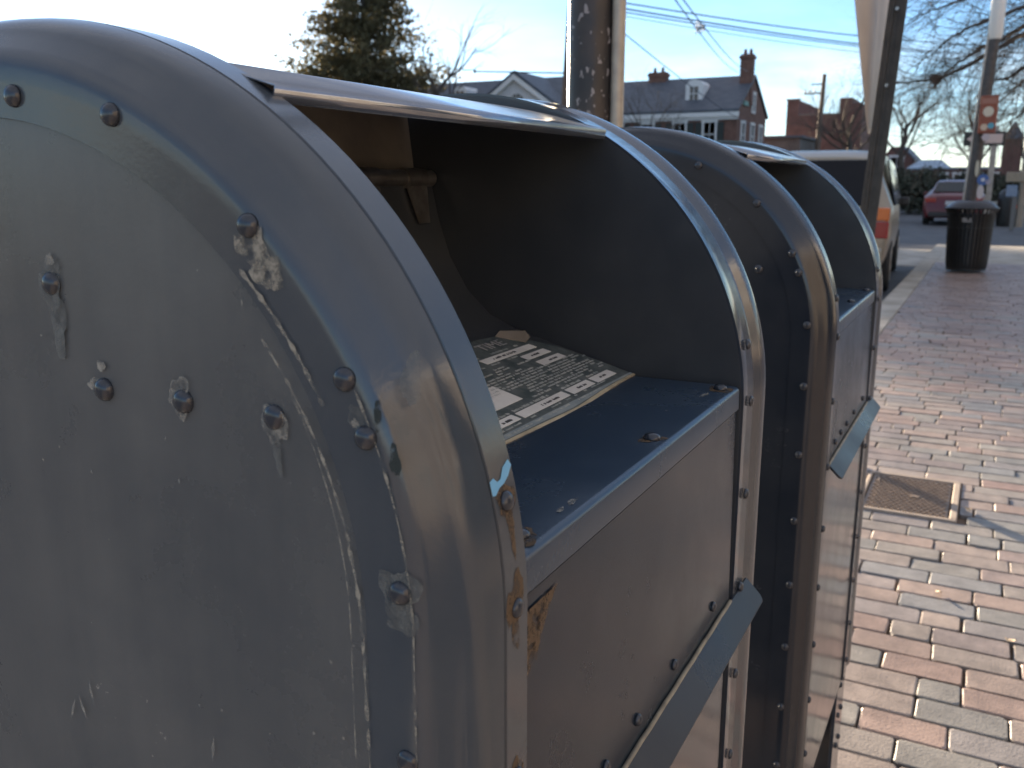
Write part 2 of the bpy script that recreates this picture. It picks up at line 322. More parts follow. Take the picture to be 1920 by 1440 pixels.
    bm = B(); bx(bm, -RX+0.003, XF-0.003, PN+0.004, PF-0.004, ZB+0.002, ZB+0.006); obj('floor_plate', bm, PAINT_IN, root)
    for sx in (-1, 1):
        for sy, yy in ((-1, PN), (1, PF)):
            bm = B(); x0 = sx*(RX-0.006); y0 = yy - sy*0.006
            bx(bm, min(x0, x0-sx*0.006), max(x0, x0-sx*0.006), min(y0, y0-sy*0.10), max(y0, y0-sy*0.10), 0.012, ZB+0.06)
            bx(bm, min(x0-sx*0.006, x0-sx*0.09), max(x0-sx*0.006, x0-sx*0.09), min(y0, y0-sy*0.006), max(y0, y0-sy*0.006), 0.012, ZB+0.06)
            bx(bm, min(x0+sx*0.02, x0-sx*0.11), max(x0+sx*0.02, x0-sx*0.11), min(y0, y0-sy*0.12), max(y0, y0-sy*0.12), 0.002, 0.012)
            lgx = obj('leg', bm, PAINT, root, bevel=0.001)
            for z in (ZB-0.02, ZB-0.08, ZB-0.14):
                for q in (0.03, 0.06): rivet(lgx, (x0, y0-sy*q, z), (sx, 0, 0), 0.9)
    return root, near, far, fp, shf
box1, near1, far1, front1, shelf1 = make_mailbox('blue steel mailbox nearest the viewer, with pickup label and bright blue paint chip')
box2 = copy_tree(box1)
box2.location = (XC+0.0108, YC+0.826, -0.0066); box2.rotation_euler = (0, 0, -0.0040)
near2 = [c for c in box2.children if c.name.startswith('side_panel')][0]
near2.data = near1.data.copy(); near2.data.materials[0] = PAINT_SHADED; near2.data.materials[2] = PAINT_SHADED
box2['label'] = 'blue steel mailbox standing behind the nearest one, next to the parked van'
# --- wear on the nearest box only
def blob(rx, rz, seed, n=22):
    r = random.Random(seed); ph = [r.uniform(0, 6.28) for _ in range(4)]
    return [((1+0.18*math.sin(2*a+ph[0])+0.14*math.sin(3*a+ph[1])+0.10*math.sin(5*a+ph[2])+0.07*math.sin(9*a+ph[3]))*rx*math.cos(a),
             (1+0.18*math.sin(2*a+ph[0])+0.14*math.sin(3*a+ph[1])+0.10*math.sin(5*a+ph[2])+0.07*math.sin(9*a+ph[3]))*rz*math.sin(a)) for a in [2*math.pi*k/n for k in range(n)]]
YW = PN - 0.0004 + 0.0016; YL = PN - 0.0003 + 0.0005
WEAR = (('touch_up_smear', SMEAR), ('bare_patch', PALE), ('paint_scuff', SCUFF), ('dark_mark', DARKMARK))
def cheek(x, z, rx, rz, seed, mi, lap=False, dx=0, dz=0, to=None):
    b_ = to or B()
    poly(b_, [(lx(x)+dx+a, (YL-0.0004 if lap else YW-0.0003)-seed*0.000012, z+dz+c) for a, c in blob(rx, rz, seed)])
    if to is None: obj(WEAR[mi][0], b_, WEAR[mi][1], near1, smooth='keep')
cheek(-0.381, 1.174, 0.0065, 0.014, 1, 0); cheek(-0.378, 1.155, 0.0050, 0.014, 2, 0); cheek(-0.380, 1.186, 0.0026, 0.003, 3, 1)
cheek(-0.352, 1.139, 0.0024, 0.0028, 4, 1); cheek(-0.356, 1.129, 0.006, 0.004, 5, 1)
cheek(-0.3035, 1.130, 0.0070, 0.0080, 6, 1); cheek(-0.2505, 1.124, 0.0062, 0.0085, 7, 1); cheek(-0.2495, 1.112, 0.0022, 0.009, 17, 0)
cheek(-0.190, 1.065, 0.0085, 0.0100, 8, 0, True); cheek(-0.190, 1.054, 0.0075, 0.008, 9, 0, True)
cheek(-0.2075, 1.132, 0.0050, 0.0045, 10, 0, True); cheek(-0.2085, 1.130, 0.0018, 0.002, 11, 1, True)
cheek(-0.2555, 1.197, 0.008, 0.010, 12, 2, True); cheek(-0.248, 1.186, 0.007, 0.008, 13, 2, True)
cheek(-0.182, 1.150, 0.004, 0.011, 14, 0, True, 0.0)
cheek(-0.198, 1.135, 0.0016, 0.006, 15, 3, True); cheek(-0.1905, 1.118, 0.0022, 0.007, 16, 3, True)
spk = B()
for k in range(26):
    r = random.Random(100+k); x = r.uniform(-0.42, -0.20); z = r.uniform(0.93, 1.2); cheek(x, z, r.uniform(0.0003, 0.0008), r.uniform(0.0003, 0.0011), 20+k % 9, 1, to=spk)
for x, z, a in ((-0.392, 0.955, 1.9), (-0.384, 0.966, 1.7), (-0.40, 0.952, 1.2), (-0.300, 0.960, 1.4)):
    c, s = math.cos(a), math.sin(a); bm = B(); poly(bm, [(lx(x)+u*c-v*s, YW-0.0006, z+u*s+v*c) for u, v in ((-0.007, 0), (0, 0.0012), (0.007, 0), (0, -0.001))]); obj('nick', bm, PALE, near1, smooth='keep')
o = obj('paint_specks', spk, PALE, near1, smooth='keep'); o['kind'] = 'stuff'
# long tan scuffs that follow the lap line
for e0, e1, t0, t1, w, mi in ((0.0495, 0.0535, 0.18, 0.62, 0.0022, 2), (0.046, 0.0500, -0.25, 0.18, 0.0026, 2), (0.0545, 0.0535, -0.3, 0.5, 0.0009, 2), (0.041, 0.043, 0.45, 0.75, 0.003, 2), (0.0235, 0.0235, -0.2, 0.45, 0.0016, 2)):
    pv = None; bm = B()
    for k in range(31):
        t = t0+(t1-t0)*k/30; e = e0+(e1-e0)*k/30; ww = w*(0.55+0.45*math.sin(k*1.7)*math.sin(k*0.6))
        def pt(e):
            return ((RX-e)*math.cos(t) if t > 0 else RX-e, (YL-0.0008), ZC+(RZ-e)*math.sin(t) if t > 0 else ZC+t*0.45)
        q = (pt(e-ww/2), pt(e+ww/2))
        if pv: poly(bm, [pv[0], pv[1], q[1], q[0]])
        pv = q
    bmesh.ops.remove_doubles(bm, verts=bm.verts, dist=1e-6); obj('paint_scuff', bm, SCUFF, near1, smooth='keep')
bm = B(); chip = [(0.3018, 1.0972), (0.3018, 1.1030), (0.3050, 1.1038), (0.3075, 1.1015), (0.3105, 1.1020), (0.3140, 1.1058), (0.3195, 1.1078), (0.3213, 1.1050), (0.3170, 1.1016), (0.3125, 1.0996), (0.3080, 1.0988), (0.3045, 1.0968)]
poly(bm, [(rim_x(z)+0.00025, y-YC, z) for y, z in chip])
o = obj('paint_chip', bm, OLDBLUE, near1); o['label'] = 'bright sky-blue patch of older paint showing through the rim'
bm = B()
for y, z, ry, rz, s in ((0.3115, 1.0935, 0.0070, 0.0085, 1), (0.3120, 1.082, 0.0030, 0.011, 2), (0.3105, 1.050, 0.0075, 0.011, 3), (0.3105, 1.036, 0.003, 0.010, 4), (0.3105, 0.968, 0.006, 0.008, 5)):
    bm = B(); poly(bm, [(rim_x(z+c)+0.00012+s*0.00001, y-YC+a, z+c) for a, c in blob(ry, rz, s+40)]); obj('rust_stain', bm, RUST, near1)
bm = B(); xs2 = lx(-0.1645)+0.0014
poly(bm, [(lx(-0.1622-0.0026*(z-0.88)/0.163)+0.0008, y-YC, z) for y, z in ((0.3245, 1.036), (0.360, 1.0365), (0.352, 1.030), (0.343, 1.020), (0.337, 1.009), (0.3245, 1.004))])
obj('rust_stain', bm, RUST, front1)
bm = B()
for x, y, rx, ry, s in ((-0.177, 0.345, 0.010, 0.010, 1), (-0.176, 0.527, 0.008, 0.009, 2), (-0.175, 0.686, 0.009, 0.012, 3)):
    bm = B(); poly(bm, [(lx(x)+a, y-YC+c, SH_Z+0.0003) for a, c in blob(rx, ry, s+60)]); obj('rust_stain', bm, RUST, shelf1)
for x, y, rx, ry, s in ((-0.1735, 0.398, 0.0018, 0.006, 4), (-0.1738, 0.384, 0.0015, 0.004, 5), (-0.18, 0.66, 0.002, 0.008, 6), (-0.19, 0.60, 0.001, 0.002, 7)):
    bm = B(); poly(bm, [(lx(x)+a, y-YC+c, SH_Z+0.0004) for a, c in blob(rx, ry, s+60)]); obj('chipped_paint', bm, PALE, shelf1)

# --- pickup label stuck on the sloping tray of the nearest box
SV = Vector((-0.091, 0, 0.0253)).normalized(); SN = Vector((0.0253, 0, 0.091)).normalized()
def sl_(u, v, h=0.0): return Vector((lx(-0.254), u-YC, SH_Z)) + SV*v + SN*(0.0010+h)
lab = link('pickup_label', None, box1); lab['label'] = 'torn green and white pickup-times label'
bm = B(); body = [(0.335, -0.004), (0.42, -0.003), (0.47, -0.0005), (0.52, -0.002), (0.58, -0.004), (0.63, -0.001), (0.67, 0.0005), (0.706, 0.0005), (0.7055, 0.03), (0.700, 0.07), (0.688, 0.0906), (0.676, 0.094), (0.664, 0.1115), (0.64, 0.1145), (0.335, 0.115)]
prism(bm, [sl_(u, v) for u, v in body], -SN*0.0006); obj('sticker_sheet', bm, LBL_BG, lab)
bm = B(); ed = [(0.335, -0.0058), (0.42, -0.005), (0.47, -0.0020), (0.52, -0.0042), (0.58, -0.0068), (0.63, -0.0038), (0.67, -0.0018), (0.706, -0.0015), (0.706, 0.0008), (0.67, 0.0008), (0.63, -0.0005), (0.58, -0.0035), (0.52, -0.0015), (0.47, 0.0), (0.42, -0.0025), (0.335, -0.0035)]
prism(bm, [sl_(u, v, 0.0005) for u, v in ed], -SN*0.0012); obj('worn_edge', bm, LBL_EDGE, lab)
bm = B(); prism(bm, [sl_(u, v, 0.0003) for u, v in ((0.335, -0.002), (0.47, 0.001), (0.52, 0.0), (0.58, -0.002), (0.63, 0.0004), (0.66, 0.0016), (0.706, 0.0016), (0.706, 0.0035), (0.60, 0.0040), (0.50, 0.0050), (0.335, 0.0050))], -SN*0.0005); obj('margin', bm, LBL_MARGIN, lab)
bm = B(); c0 = [sl_(0.661, 0.1119, 0.0004), sl_(0.6755, 0.0900, 0.0008), sl_(0.6865, 0.0915, 0.0030), sl_(0.6885, 0.0985, 0.0060), sl_(0.668, 0.1125, 0.0040)]
prism(bm, c0, -SN*0.0005); obj('peeled_corner', bm, mat('label_paper_back', (0.17, 0.145, 0.115), (0.22, 0.19, 0.155), 30, 0.8), lab)
bm = B()
for u0, u1, v0, v1 in ((0.591, 0.676, 0.0790, 0.0865), (0.637, 0.679, 0.0665, 0.0742), (0.640, 0.682, 0.0533, 0.0613), (0.44, 0.5535, 0.0282, 0.0525), (0.5235, 0.598, 0.0103, 0.0181), (0.604, 0.6445, 0.0097, 0.0180), (0.650, 0.689, 0.0093, 0.0181), (0.48, 0.5190, 0.0110, 0.0185), (0.40, 0.470, 0.0110, 0.0185), (0.36, 0.43, 0.030, 0.052), (0.45, 0.58, 0.080, 0.087)):
    prism(bm, [sl_(u0, v0, 0.0004), sl_(u1, v0, 0.0004), sl_(u1-0.0008, v1, 0.0004), sl_(u0-0.0006, v1, 0.0004)], -SN*0.0005)
obj('white_box', bm, LBL_WH, lab)
rr = random.Random(9); bm = B(); bk = B()
def words(b, u0, u1, v, h, ht, dens=0.8):
    u = u0
    while u < u1:
        w = rr.uniform(0.002, 0.011)
        if rr.random() < dens:
            k = 0
            while k < w-0.0008:                                   # tiny strokes: illegible small print
                cw = rr.uniform(0.0006, 0.0013); y2 = v+rr.uniform(0.6, 1.0)*h; prism(b, [sl_(u+k, v, ht), sl_(u+k+cw, v, ht), sl_(u+k+cw, y2, ht), sl_(u+k, y2, ht)], -SN*0.0003); k += cw+rr.uniform(0.0003, 0.0006)
        u += w+0.0018
for i in range(9): words(bm, 0.34 if i > 4 else 0.565+0.004*i, 0.700-0.004*(i % 3), 0.0245+i*0.0034, 0.0021, 0.0004, 0.85)
for i in range(7): words(bm, 0.36, 0.63 - 0.02*(i % 3), 0.055+i*0.0034, 0.0020, 0.0004, 0.55)
for u0, u1 in ((0.49, 0.516), (0.525, 0.577), (0.604, 0.632), (0.652, 0.676)): words(bm, u0, u1, 0.0196, 0.0026, 0.0004, 1)
words(bm, 0.42, 0.66, 0.0072, 0.0016, 0.0004, 0.5); words(bm, 0.43, 0.67, 0.0890, 0.0026, 0.0004, 0.6); words(bm, 0.45, 0.64, 0.0020, 0.0016, 0.0006, 0.7)
for u0, u1, v in ((0.606, 0.640, 0.0815), (0.648, 0.662, 0.0690), (0.655, 0.672, 0.0558), (0.556, 0.582, 0.0128), (0.618, 0.632, 0.0125), (0.662, 0.674, 0.0125), (0.498, 0.510, 0.0130)): bk = B(); words(bk, u0, u1, v, 0.0024, 0.0007, 1); obj('ink_print', bk, LBL_INK, lab)
obj('small_print', bm, LBL_TX, lab)
fc = bpy.data.curves.new('time', 'FONT'); fc.body = 'TIME'; fc.size = 0.0165; fc.extrude = 0.00015; fc.space_character = 1.02
to = bpy.data.objects.new('tmp', fc); COL.objects.link(to); bpy.context.view_layer.update()
me = bpy.data.meshes.new_from_object(to.evaluated_get(bpy.context.evaluated_depsgraph_get())); bpy.data.objects.remove(to)
me.materials.clear(); me.materials.append(mat('label_letter', (0.36, 0.36, 0.36), (0.26, 0.27, 0.27), 40, 0.6)); hd = link('heading', me, lab)
hd.matrix_local = Matrix.Translation(sl_(0.6150, 0.0962, 0.0004)) @ Matrix(((0, SV.x, SN.x, 0), (1, 0, 0, 0), (0, SV.z, SN.z, 0), (0, 0, 0, 1))) @ Matrix.Diagonal((1.12, 0.92, 1, 1))



# ================================================================== street and ground
ASPH = mat('asphalt', (0.045, 0.046, 0.050), (0.085, 0.085, 0.088), 3.0, 0.75, bump=0.5, bscale=120, bdist=0.004)
CONC = mat('concrete', (0.30, 0.27, 0.22), (0.46, 0.42, 0.36), 2.5, 0.8, bump=0.3, bscale=90, bdist=0.003)
LAWN = mat('winter_grass', (0.10, 0.09, 0.05), (0.06, 0.07, 0.035), 1.2, 0.9, bump=0.6, bscale=20, bdist=0.05)
SAND = mat('joint_sand', (0.13, 0.085, 0.055), (0.20, 0.14, 0.10), 25, 0.95, bump=0.5, bscale=200)
def struct(name, bm, m, **k):
    o = obj(name, bm, m, **k); o['kind'] = 'structure'; return o
KX0, KX1 = -0.95, -0.73                       # kerb faces
bm = B(); poly(bm, [(-900, -500, -0.20), (900, -500, -0.20), (900, 1300, -0.20), (-900, 1300, -0.20)]); struct('ground', bm, LAWN)
bm = B(); bx(bm, -10.5, KX0, -60, 20.8, -0.19, -0.120); bx(bm, -120, 120, 20.8, 36.0, -0.19, -0.120); bx(bm, -9.5, 1.6, 36.0, 260, -0.19, -0.120); struct('road', bm, ASPH)
bm = B(); bx(bm, -10.4, KX0-0.002, 16.4, 20.7, -0.121, -0.114); struct('crosswalk', bm, CONC)
bm = B()
y = -12.0
while y < 20.0:
    bx(bm, KX0, KX1, y, min(y+3.0, 20.6)-0.008, -0.15, 0.0); y += 3.0
bx(bm, -0.73, 60, 20.55, 20.78, -0.15, 0.0)
bx(bm, KX0, KX1, 20.01, 20.78, -0.15, -0.002)
bx(bm, 1.6, 60, 36.0, 36.25, -0.15, 0.02); bx(bm, -120, -9.5, 36.0, 36.25, -0.15, 0.02); bx(bm, -10.72, -10.5, -60, 20.8, -0.15, 0.0)
struct('kerb', bm, CONC, bevel=0.012)
bm = B(); bx(bm, KX1, 30, 16.05, 20.55, -0.15, -0.003); bx(bm, 1.6, 60, 36.25, 40, -0.15, 0.015); bx(bm, -14, -10.72, -60, 20.8, -0.15, -0.004); bx(bm, -120, -9.5, 36.25, 39, -0.15, 0.015)
struct('pavement', bm, CONC)
# brick sidewalk: every brick laid with its own tilt, colour and worn arrises
bk = bpy.data.materials.new('worn_paving_brick'); bk.use_nodes = True; t = bk.node_tree; b = t.nodes['Principled BSDF']; L = t.links.new; n = t.nodes.new
at_ = n('ShaderNodeAttribute'); at_.attribute_name = 'brick_tone'
rp = n('ShaderNodeValToRGB'); rp.color_ramp.interpolation = 'LINEAR'; e = rp.color_ramp.elements
cols = [(0.0, (0.25, 0.25, 0.24)), (0.25, (0.32, 0.30, 0.27)), (0.45, (0.37, 0.310, 0.270)), (0.65, (0.41, 0.315, 0.265)), (0.85, (0.38, 0.265, 0.222)), (1.0, (0.28, 0.285, 0.285))]
e[0].position = 0; e[0].color = (*cols[0][1], 1); e[1].position = 1; e[1].color = (*cols[-1][1], 1)
for p, c in cols[1:-1]: k = e.new(p); k.color = (*c, 1)
tc = n('ShaderNodeTexCoord'); nz = n('ShaderNodeTexNoise'); nz.inputs['Scale'].default_value = 14; nz.inputs['Detail'].default_value = 8; nz.inputs['Roughness'].default_value = 0.7
L(tc.outputs['Object'], nz.inputs['Vector']); mr = n('ShaderNodeMapRange'); mr.inputs[1].default_value = 0.3; mr.inputs[2].default_value = 0.7; mr.inputs[3].default_value = 0.56; mr.inputs[4].default_value = 0.95
g1 = n('ShaderNodeTexNoise'); g1.inputs['Scale'].default_value = 2.3; g1.inputs['Detail'].default_value = 9; g1.inputs['Roughness'].default_value = 0.72; L(tc.outputs['Object'], g1.inputs['Vector'])
g2 = n('ShaderNodeMapRange'); g2.inputs[1].default_value = 0.40; g2.inputs[2].default_value = 0.62; g2.inputs[3].default_value = 0.72; g2.inputs[4].default_value = 1.05; L(g1.outputs['Fac'], g2.inputs[0]); gm = n('ShaderNodeMath'); gm.operation = 'MULTIPLY'; L(g2.outputs[0], gm.inputs[1])
L(nz.outputs['Fac'], mr.inputs[0]); mm = n('ShaderNodeMixRGB'); mm.blend_type = 'MULTIPLY'; mm.inputs[0].default_value = 1
L(at_.outputs['Fac'], rp.inputs['Fac']); L(rp.outputs[0], mm.inputs[1]); L(mr.outputs[0], gm.inputs[0]); L(gm.outputs[0], mm.inputs[2]); L(mm.outputs[0], b.inputs['Base Color'])
n2 = n('ShaderNodeTexNoise'); n2.inputs['Scale'].default_value = 150; n2.inputs['Detail'].default_value = 5; L(tc.outputs['Object'], n2.inputs['Vector'])
bp = n('ShaderNodeBump'); bp.inputs['Strength'].default_value = 0.55; bp.inputs['Distance'].default_value = 0.0022; L(n2.outputs['Fac'], bp.inputs['Height']); L(bp.outputs[0], b.inputs['Normal'])
b.inputs['Roughness'].default_value = 0.46
rb = random.Random(3); V = []; F = []; TONE = []; MI = []
COVER = (-0.36, -0.002, 3.539, 4.0465)
row = 0; y = 0.9
while y < 16.0:
    h = 0.0975; x = KX1 + 0.006 - rb.choice((0, 0.1, 0.06, 0.13)) - rb.uniform(0, 0.03)
    while x < 2.3:
        w = rb.choice((0.2, 0.2, 0.2, 0.2, 0.19, 0.205, 0.1)) + rb.uniform(-0.004, 0.004)
        x0, x1, y0, y1 = max(x, KX1+0.004)+0.0012, x+w-0.0012, y+0.0012, y+h-0.0010
        x += w+rb.choice((0.001, 0.0015, 0.002, 0.006))
        if x1-x0 < 0.03: continue
        if y+h/2 > COVER[2] and y+h/2 < COVER[3]:
            if x0 < COVER[0] and x1 > COVER[0]: x1 = COVER[0]-0.003
            elif x0 < COVER[1] and x1 > COVER[1]: x0 = COVER[1]+0.004
            elif x0 > COVER[0] and x1 < COVER[1]: continue
            if x1-x0 < 0.025: continue
        z0 = rb.gauss(0, 0.0008) - (0.0035 if rb.random() < 0.07 else 0); tx, ty = rb.gauss(0, 0.005), rb.gauss(0, 0.008)
        cx, cy = (x0+x1)/2, (y0+y1)/2; base = len(V)
        def ring(ins, dz, jit, rnd):
            pts = []
            for (sx, sy) in ((-1, -1), (1, -1), (1, 1), (-1, 1)):
                c = rnd*rb.uniform(0.5, 2.2)
                px, py = (cx+sx*((x1-x0)/2-ins), cy+sy*((y1-y0)/2-ins))
                a, b2 = ((px, py-sy*c), (px-sx*c, py)) if sx*sy > 0 else ((px-sx*c, py), (px, py-sy*c))
                if sx*sy > 0: pts += [a, b2]
                else: pts += [a, b2]
            out_ = []
            for (px, py) in pts:
                px += rb.gauss(0, jit); py += rb.gauss(0, jit)
                out_.append((px, py, z0+dz+(px-cx)*tx+(py-cy)*ty))
            return out_
        V += ring(0.0, -0.035, 0, 0.004); V += ring(0.0, -0.0042, 0.0009, 0.004); V += ring(0.0010, -0.0013, 0.0009, 0.005); V += ring(0.0030, 0.0, 0.0010, 0.006)
        order = list(range(8))
        for k in range(3):
            for j in range(8): F.append((base+k*8+j, base+k*8+(j+1) % 8, base+(k+1)*8+(j+1) % 8, base+(k+1)*8+j))
        F.append(tuple(base+24+j for j in range(8))); tone = rb.choice((rb.uniform(0.05, 0.5), rb.uniform(0.3, 0.9), rb.uniform(0.3, 0.75), rb.uniform(0.9, 1.0))) if rb.random() > (y-5.5)/5 else rb.uniform(0.68, 0.88)
        TONE += [tone]*32
    y += h+0.004; row += 1
nb = len(F)
base = len(V); V += [(KX1, -30, -0.016), (40, -30, -0.016), (40, 16.05, -0.016), (KX1, 16.05, -0.016)]; F.append((base, base+1, base+2, base+3)); TONE += [0.5]*4
sw = pydata('sidewalk', V, F, [bk, SAND]); sw['kind'] = 'structure'
sw.data.polygons[nb].material_index = 1
atr = sw.data.attributes.new('brick_tone', 'FLOAT', 'POINT'); atr.data.foreach_set('value', TONE)
bmx = bmesh.new(); bmx.from_mesh(sw.data); bmesh.ops.recalc_face_normals(bmx, faces=bmx.faces); bmx.to_mesh(sw.data); bmx.free()
# brick paving outside the laid field (behind the viewer and far right)
BT = bpy.data.materials.new('paving_brick_field'); BT.use_nodes = True; t = BT.node_tree; b = t.nodes['Principled BSDF']
tc = t.nodes.new('ShaderNodeTexCoord'); br = t.nodes.new('ShaderNodeTexBrick'); br.inputs['Scale'].default_value = 1; br.inputs['Brick Width'].default_value = 0.2; br.inputs['Row Height'].default_value = 0.1; br.inputs['Mortar Size'].default_value = 0.004
br.inputs['Color1'].default_value = (0.36, 0.25, 0.19, 1); br.inputs['Color2'].default_value = (0.26, 0.24, 0.21, 1); br.inputs['Mortar'].default_value = (0.08, 0.06, 0.05, 1)
t.links.new(tc.outputs['Object'], br.inputs['Vector']); t.links.new(br.outputs['Color'], b.inputs['Base Color']); b.inputs['Roughness'].default_value = 0.75
bm = B(); poly(bm, [(KX1, -30, -0.001), (40, -30, -0.001), (40, 0.9, -0.001), (KX1, 0.9, -0.001)]); poly(bm, [(2.45, 0.9, -0.001), (40, 0.9, -0.001), (40, 16.05, -0.001), (2.45, 16.05, -0.001)])
struct('sidewalk_field', bm, BT)
# utility cover
CI = mat('cast_iron', (0.16, 0.125, 0.10), (0.24, 0.19, 0.15), 30, 0.55, bump=0.4, bscale=200, metal=0.0)
cv = empty('utility_cover', (-0.181, 3.7928, 0), 'patterned rectangular cast iron utility cover set in the brick sidewalk', 'utility cover')
bm = B(); fx, fy = 0.178, 0.2515
for a in ((-fx, fx, -fy, -fy+0.022), (-fx, fx, fy-0.022, fy), (-fx, -fx+0.016, -fy+0.022, fy-0.022), (fx-0.026, fx, -fy+0.022, fy-0.022)): bx(bm, *a, -0.05, 0.006)
obj('frame', bm, mat('cover_frame_concrete', (0.28, 0.23, 0.19), (0.36, 0.30, 0.25), 20, 0.8), cv, bevel=0.004)
bm = B(); bx(bm, -fx+0.022, fx-0.034, -fy+0.030, fy-0.028, -0.03, -0.002)
for i in range(18):
    for j in range(13):
        x = -fx+0.032+j*0.0225+(0.011 if i % 2 else 0); yy = -fy+0.042+i*0.0238
        if x < fx-0.05: prism(bm, [(x, yy, -0.0025), (x+0.013, yy+0.004, -0.0025), (x+0.014, yy+0.010, -0.0025), (x+0.001, yy+0.006, -0.0025)], (0, 0, 0.0065))
bx(bm, -0.135, -0.128, 0.12, 0.17, -0.002, 0.006); bx(bm, 0.0, 0.035, -0.03, -0.015, -0.002, 0.006)
obj('lid', bm, CI, cv)
# a few fallen leaves
LEAF = mat('dry_leaf', (0.55, 0.45, 0.32), (0.35, 0.24, 0.13), 60, 0.7)
for i, (x, y, rz, what) in enumerate(((0.03, 3.70, 0.4, 'curled pale leaf lying beside the cover'), (-0.03, 2.86, 1.9, 'small pale leaf on the bricks in front of the cover'), (0.16, 2.62, 2.6, 'dry leaf at the right edge of the brick sidewalk'))):
    bm = B(); pts = [(0.03*math.cos(a)*(1+0.25*math.cos(5*a)), 0.015*math.sin(a)*(1+0.25*math.cos(5*a)), 0.004*math.cos(2*a)) for a in [2*math.pi*k/16 for k in range(16)]]
    prism(bm, pts, (0, 0, 0.0008)); o = obj('fallen_leaf', bm, LEAF); o.location = (x, y, 0.009); o.rotation_euler = (0.12, 0.2, rz); o.scale = (0.5, 0.5, 0.8); tag(o, what, 'leaf', 'fallen leaves on the sidewalk')

# ================================================================== poles and signs
DARKP = mat('dark_brown_paint', (0.050, 0.042, 0.038), (0.085, 0.070, 0.060), 14, 0.5, bump=0.2, bscale=60)
pp = empty('flaking_post', (-0.925, 2.2, 0), 'dark metal post with flaking paint and a pale conduit, behind the mailboxes', 'post')
PEEL = bpy.data.materials.new('peeling_dark_paint'); PEEL.use_nodes = True; t = PEEL.node_tree; b = t.nodes['Principled BSDF']; L = t.links.new; n = t.nodes.new
tc = n('ShaderNodeTexCoord'); mp = n('ShaderNodeMapping'); mp.inputs['Scale'].default_value = (1, 1, 0.65); L(tc.outputs['Object'], mp.inputs[0])
nz = n('ShaderNodeTexNoise'); nz.inputs['Scale'].default_value = 62; nz.inputs['Detail'].default_value = 2; L(mp.outputs[0], nz.inputs[0]); r1 = n('ShaderNodeMapRange'); r1.inputs[1].default_value = 0.61; r1.inputs[2].default_value = 0.64; L(nz.outputs['Fac'], r1.inputs[0])
n3 = n('ShaderNodeTexNoise'); n3.inputs['Scale'].default_value = 9; n3.inputs['Detail'].default_value = 6; L(tc.outputs['Object'], n3.inputs[0]); r3 = n('ShaderNodeValToRGB'); r3.color_ramp.elements[0].color = (0.020, 0.018, 0.019, 1); r3.color_ramp.elements[1].color = (0.050, 0.036, 0.030, 1); r3.color_ramp.elements[0].position = 0.35; r3.color_ramp.elements[1].position = 0.7; L(n3.outputs['Fac'], r3.inputs[0])
mx = n('ShaderNodeMixRGB'); mx.inputs[2].default_value = (0.24, 0.22, 0.22, 1); L(r1.outputs[0], mx.inputs[0]); L(r3.outputs[0], mx.inputs[1]); L(mx.outputs[0], b.inputs['Base Color']); b.inputs['Roughness'].default_value = 0.42
bp = n('ShaderNodeBump'); bp.inputs['Strength'].default_value = 0.5; bp.inputs['Distance'].default_value = 0.002; L(nz.outputs['Fac'], bp.inputs['Height']); L(bp.outputs[0], b.inputs['Normal'])
bm = B(); tube(bm, [(0, 0, -0.1), (0, 0, 1.4), (0.0, 0, 3.2)], [0.062, 0.060, 0.058], 32); obj('shaft', bm, PEEL, pp, 60)
bm = B(); tube(bm, [(0.0745, -0.012, -0.1), (0.0745, -0.012, 3.1)], 0.0165, 20); obj('conduit', bm, mat('galvanised_conduit', (0.42, 0.37, 0.30), (0.34, 0.30, 0.25), 30, 0.45, metal=0.3, bump=0.15), pp, 60)
bm = B()
for z in (0.5, 1.95, 2.8): lathe(bm, [(0.062, z), (0.064, z+0.001), (0.064, z+0.02), (0.062, z+0.021)], 28)
obj('strap', bm, STEEL, pp, 60)
# leaning brown pole across the road
bp0 = at(1060, 200, 26); bp1 = at(1072, 0, 26); d_ = (bp1-bp0)/(bp1.z-bp0.z)
lp = empty('leaning_pole', (bp0+d_*(-0.12-bp0.z))[:], 'slim brown wooden pole leaning left of the flaking post', 'pole')
bm = B(); tube(bm, [(0, 0, -0.3), tuple(d_*9.0)], [0.16, 0.11], 14); obj('shaft', bm, mat('brown_wood', (0.10, 0.065, 0.045), (0.15, 0.10, 0.07), 8, 0.8, stretch=(6, 6, 0.6)), lp, 60)
a0 = at(890, 134, 26)-lp.location; a1 = at(1058, 137, 26)-lp.location
bm = B(); tube(bm, [a0, a1], 0.022, 8); tube(bm, [a0+Vector((0, 0, 0.05)), a0-Vector((0, 0, 0.05))], 0.04, 8); obj('bracket_arm', bm, mat('dark_arm', (0.05, 0.05, 0.05), rough=0.5), lp, 60)
# leaning sign seen from behind
sp = empty('yield_sign', (-0.528, 4.2, 0), 'triangular sign seen from behind, on a dark leaning channel post', 'sign')
lean = Vector((0.0508, 0.02, 1.0))
bm = B()
for a0_, a1_, b0_, b1_ in ((-0.012, 0.012, 0.010, 0.016), (-0.028, -0.012, -0.002, 0.016), (0.012, 0.028, -0.002, 0.016), (-0.036, -0.026, -0.008, -0.002), (0.026, 0.036, -0.008, -0.002)):
    prism(bm, [Vector((a0_, b0_, 0))+lean*-0.1, Vector((a1_, b0_, 0))+lean*-0.1, Vector((a1_, b1_, 0))+lean*-0.1, Vector((a0_, b1_, 0))+lean*-0.1], lean*3.0)
obj('post', bm, mat('dark_channel_steel', (0.045, 0.040, 0.034), (0.075, 0.065, 0.055), 20, 0.5, metal=0.4, bump=0.2), sp)
T_ = at(1637, 262, 4.22)-sp.location; L_ = at(1607, -60, 3.89)-sp.location; Rr = at(1704, 14, 4.57)-sp.location
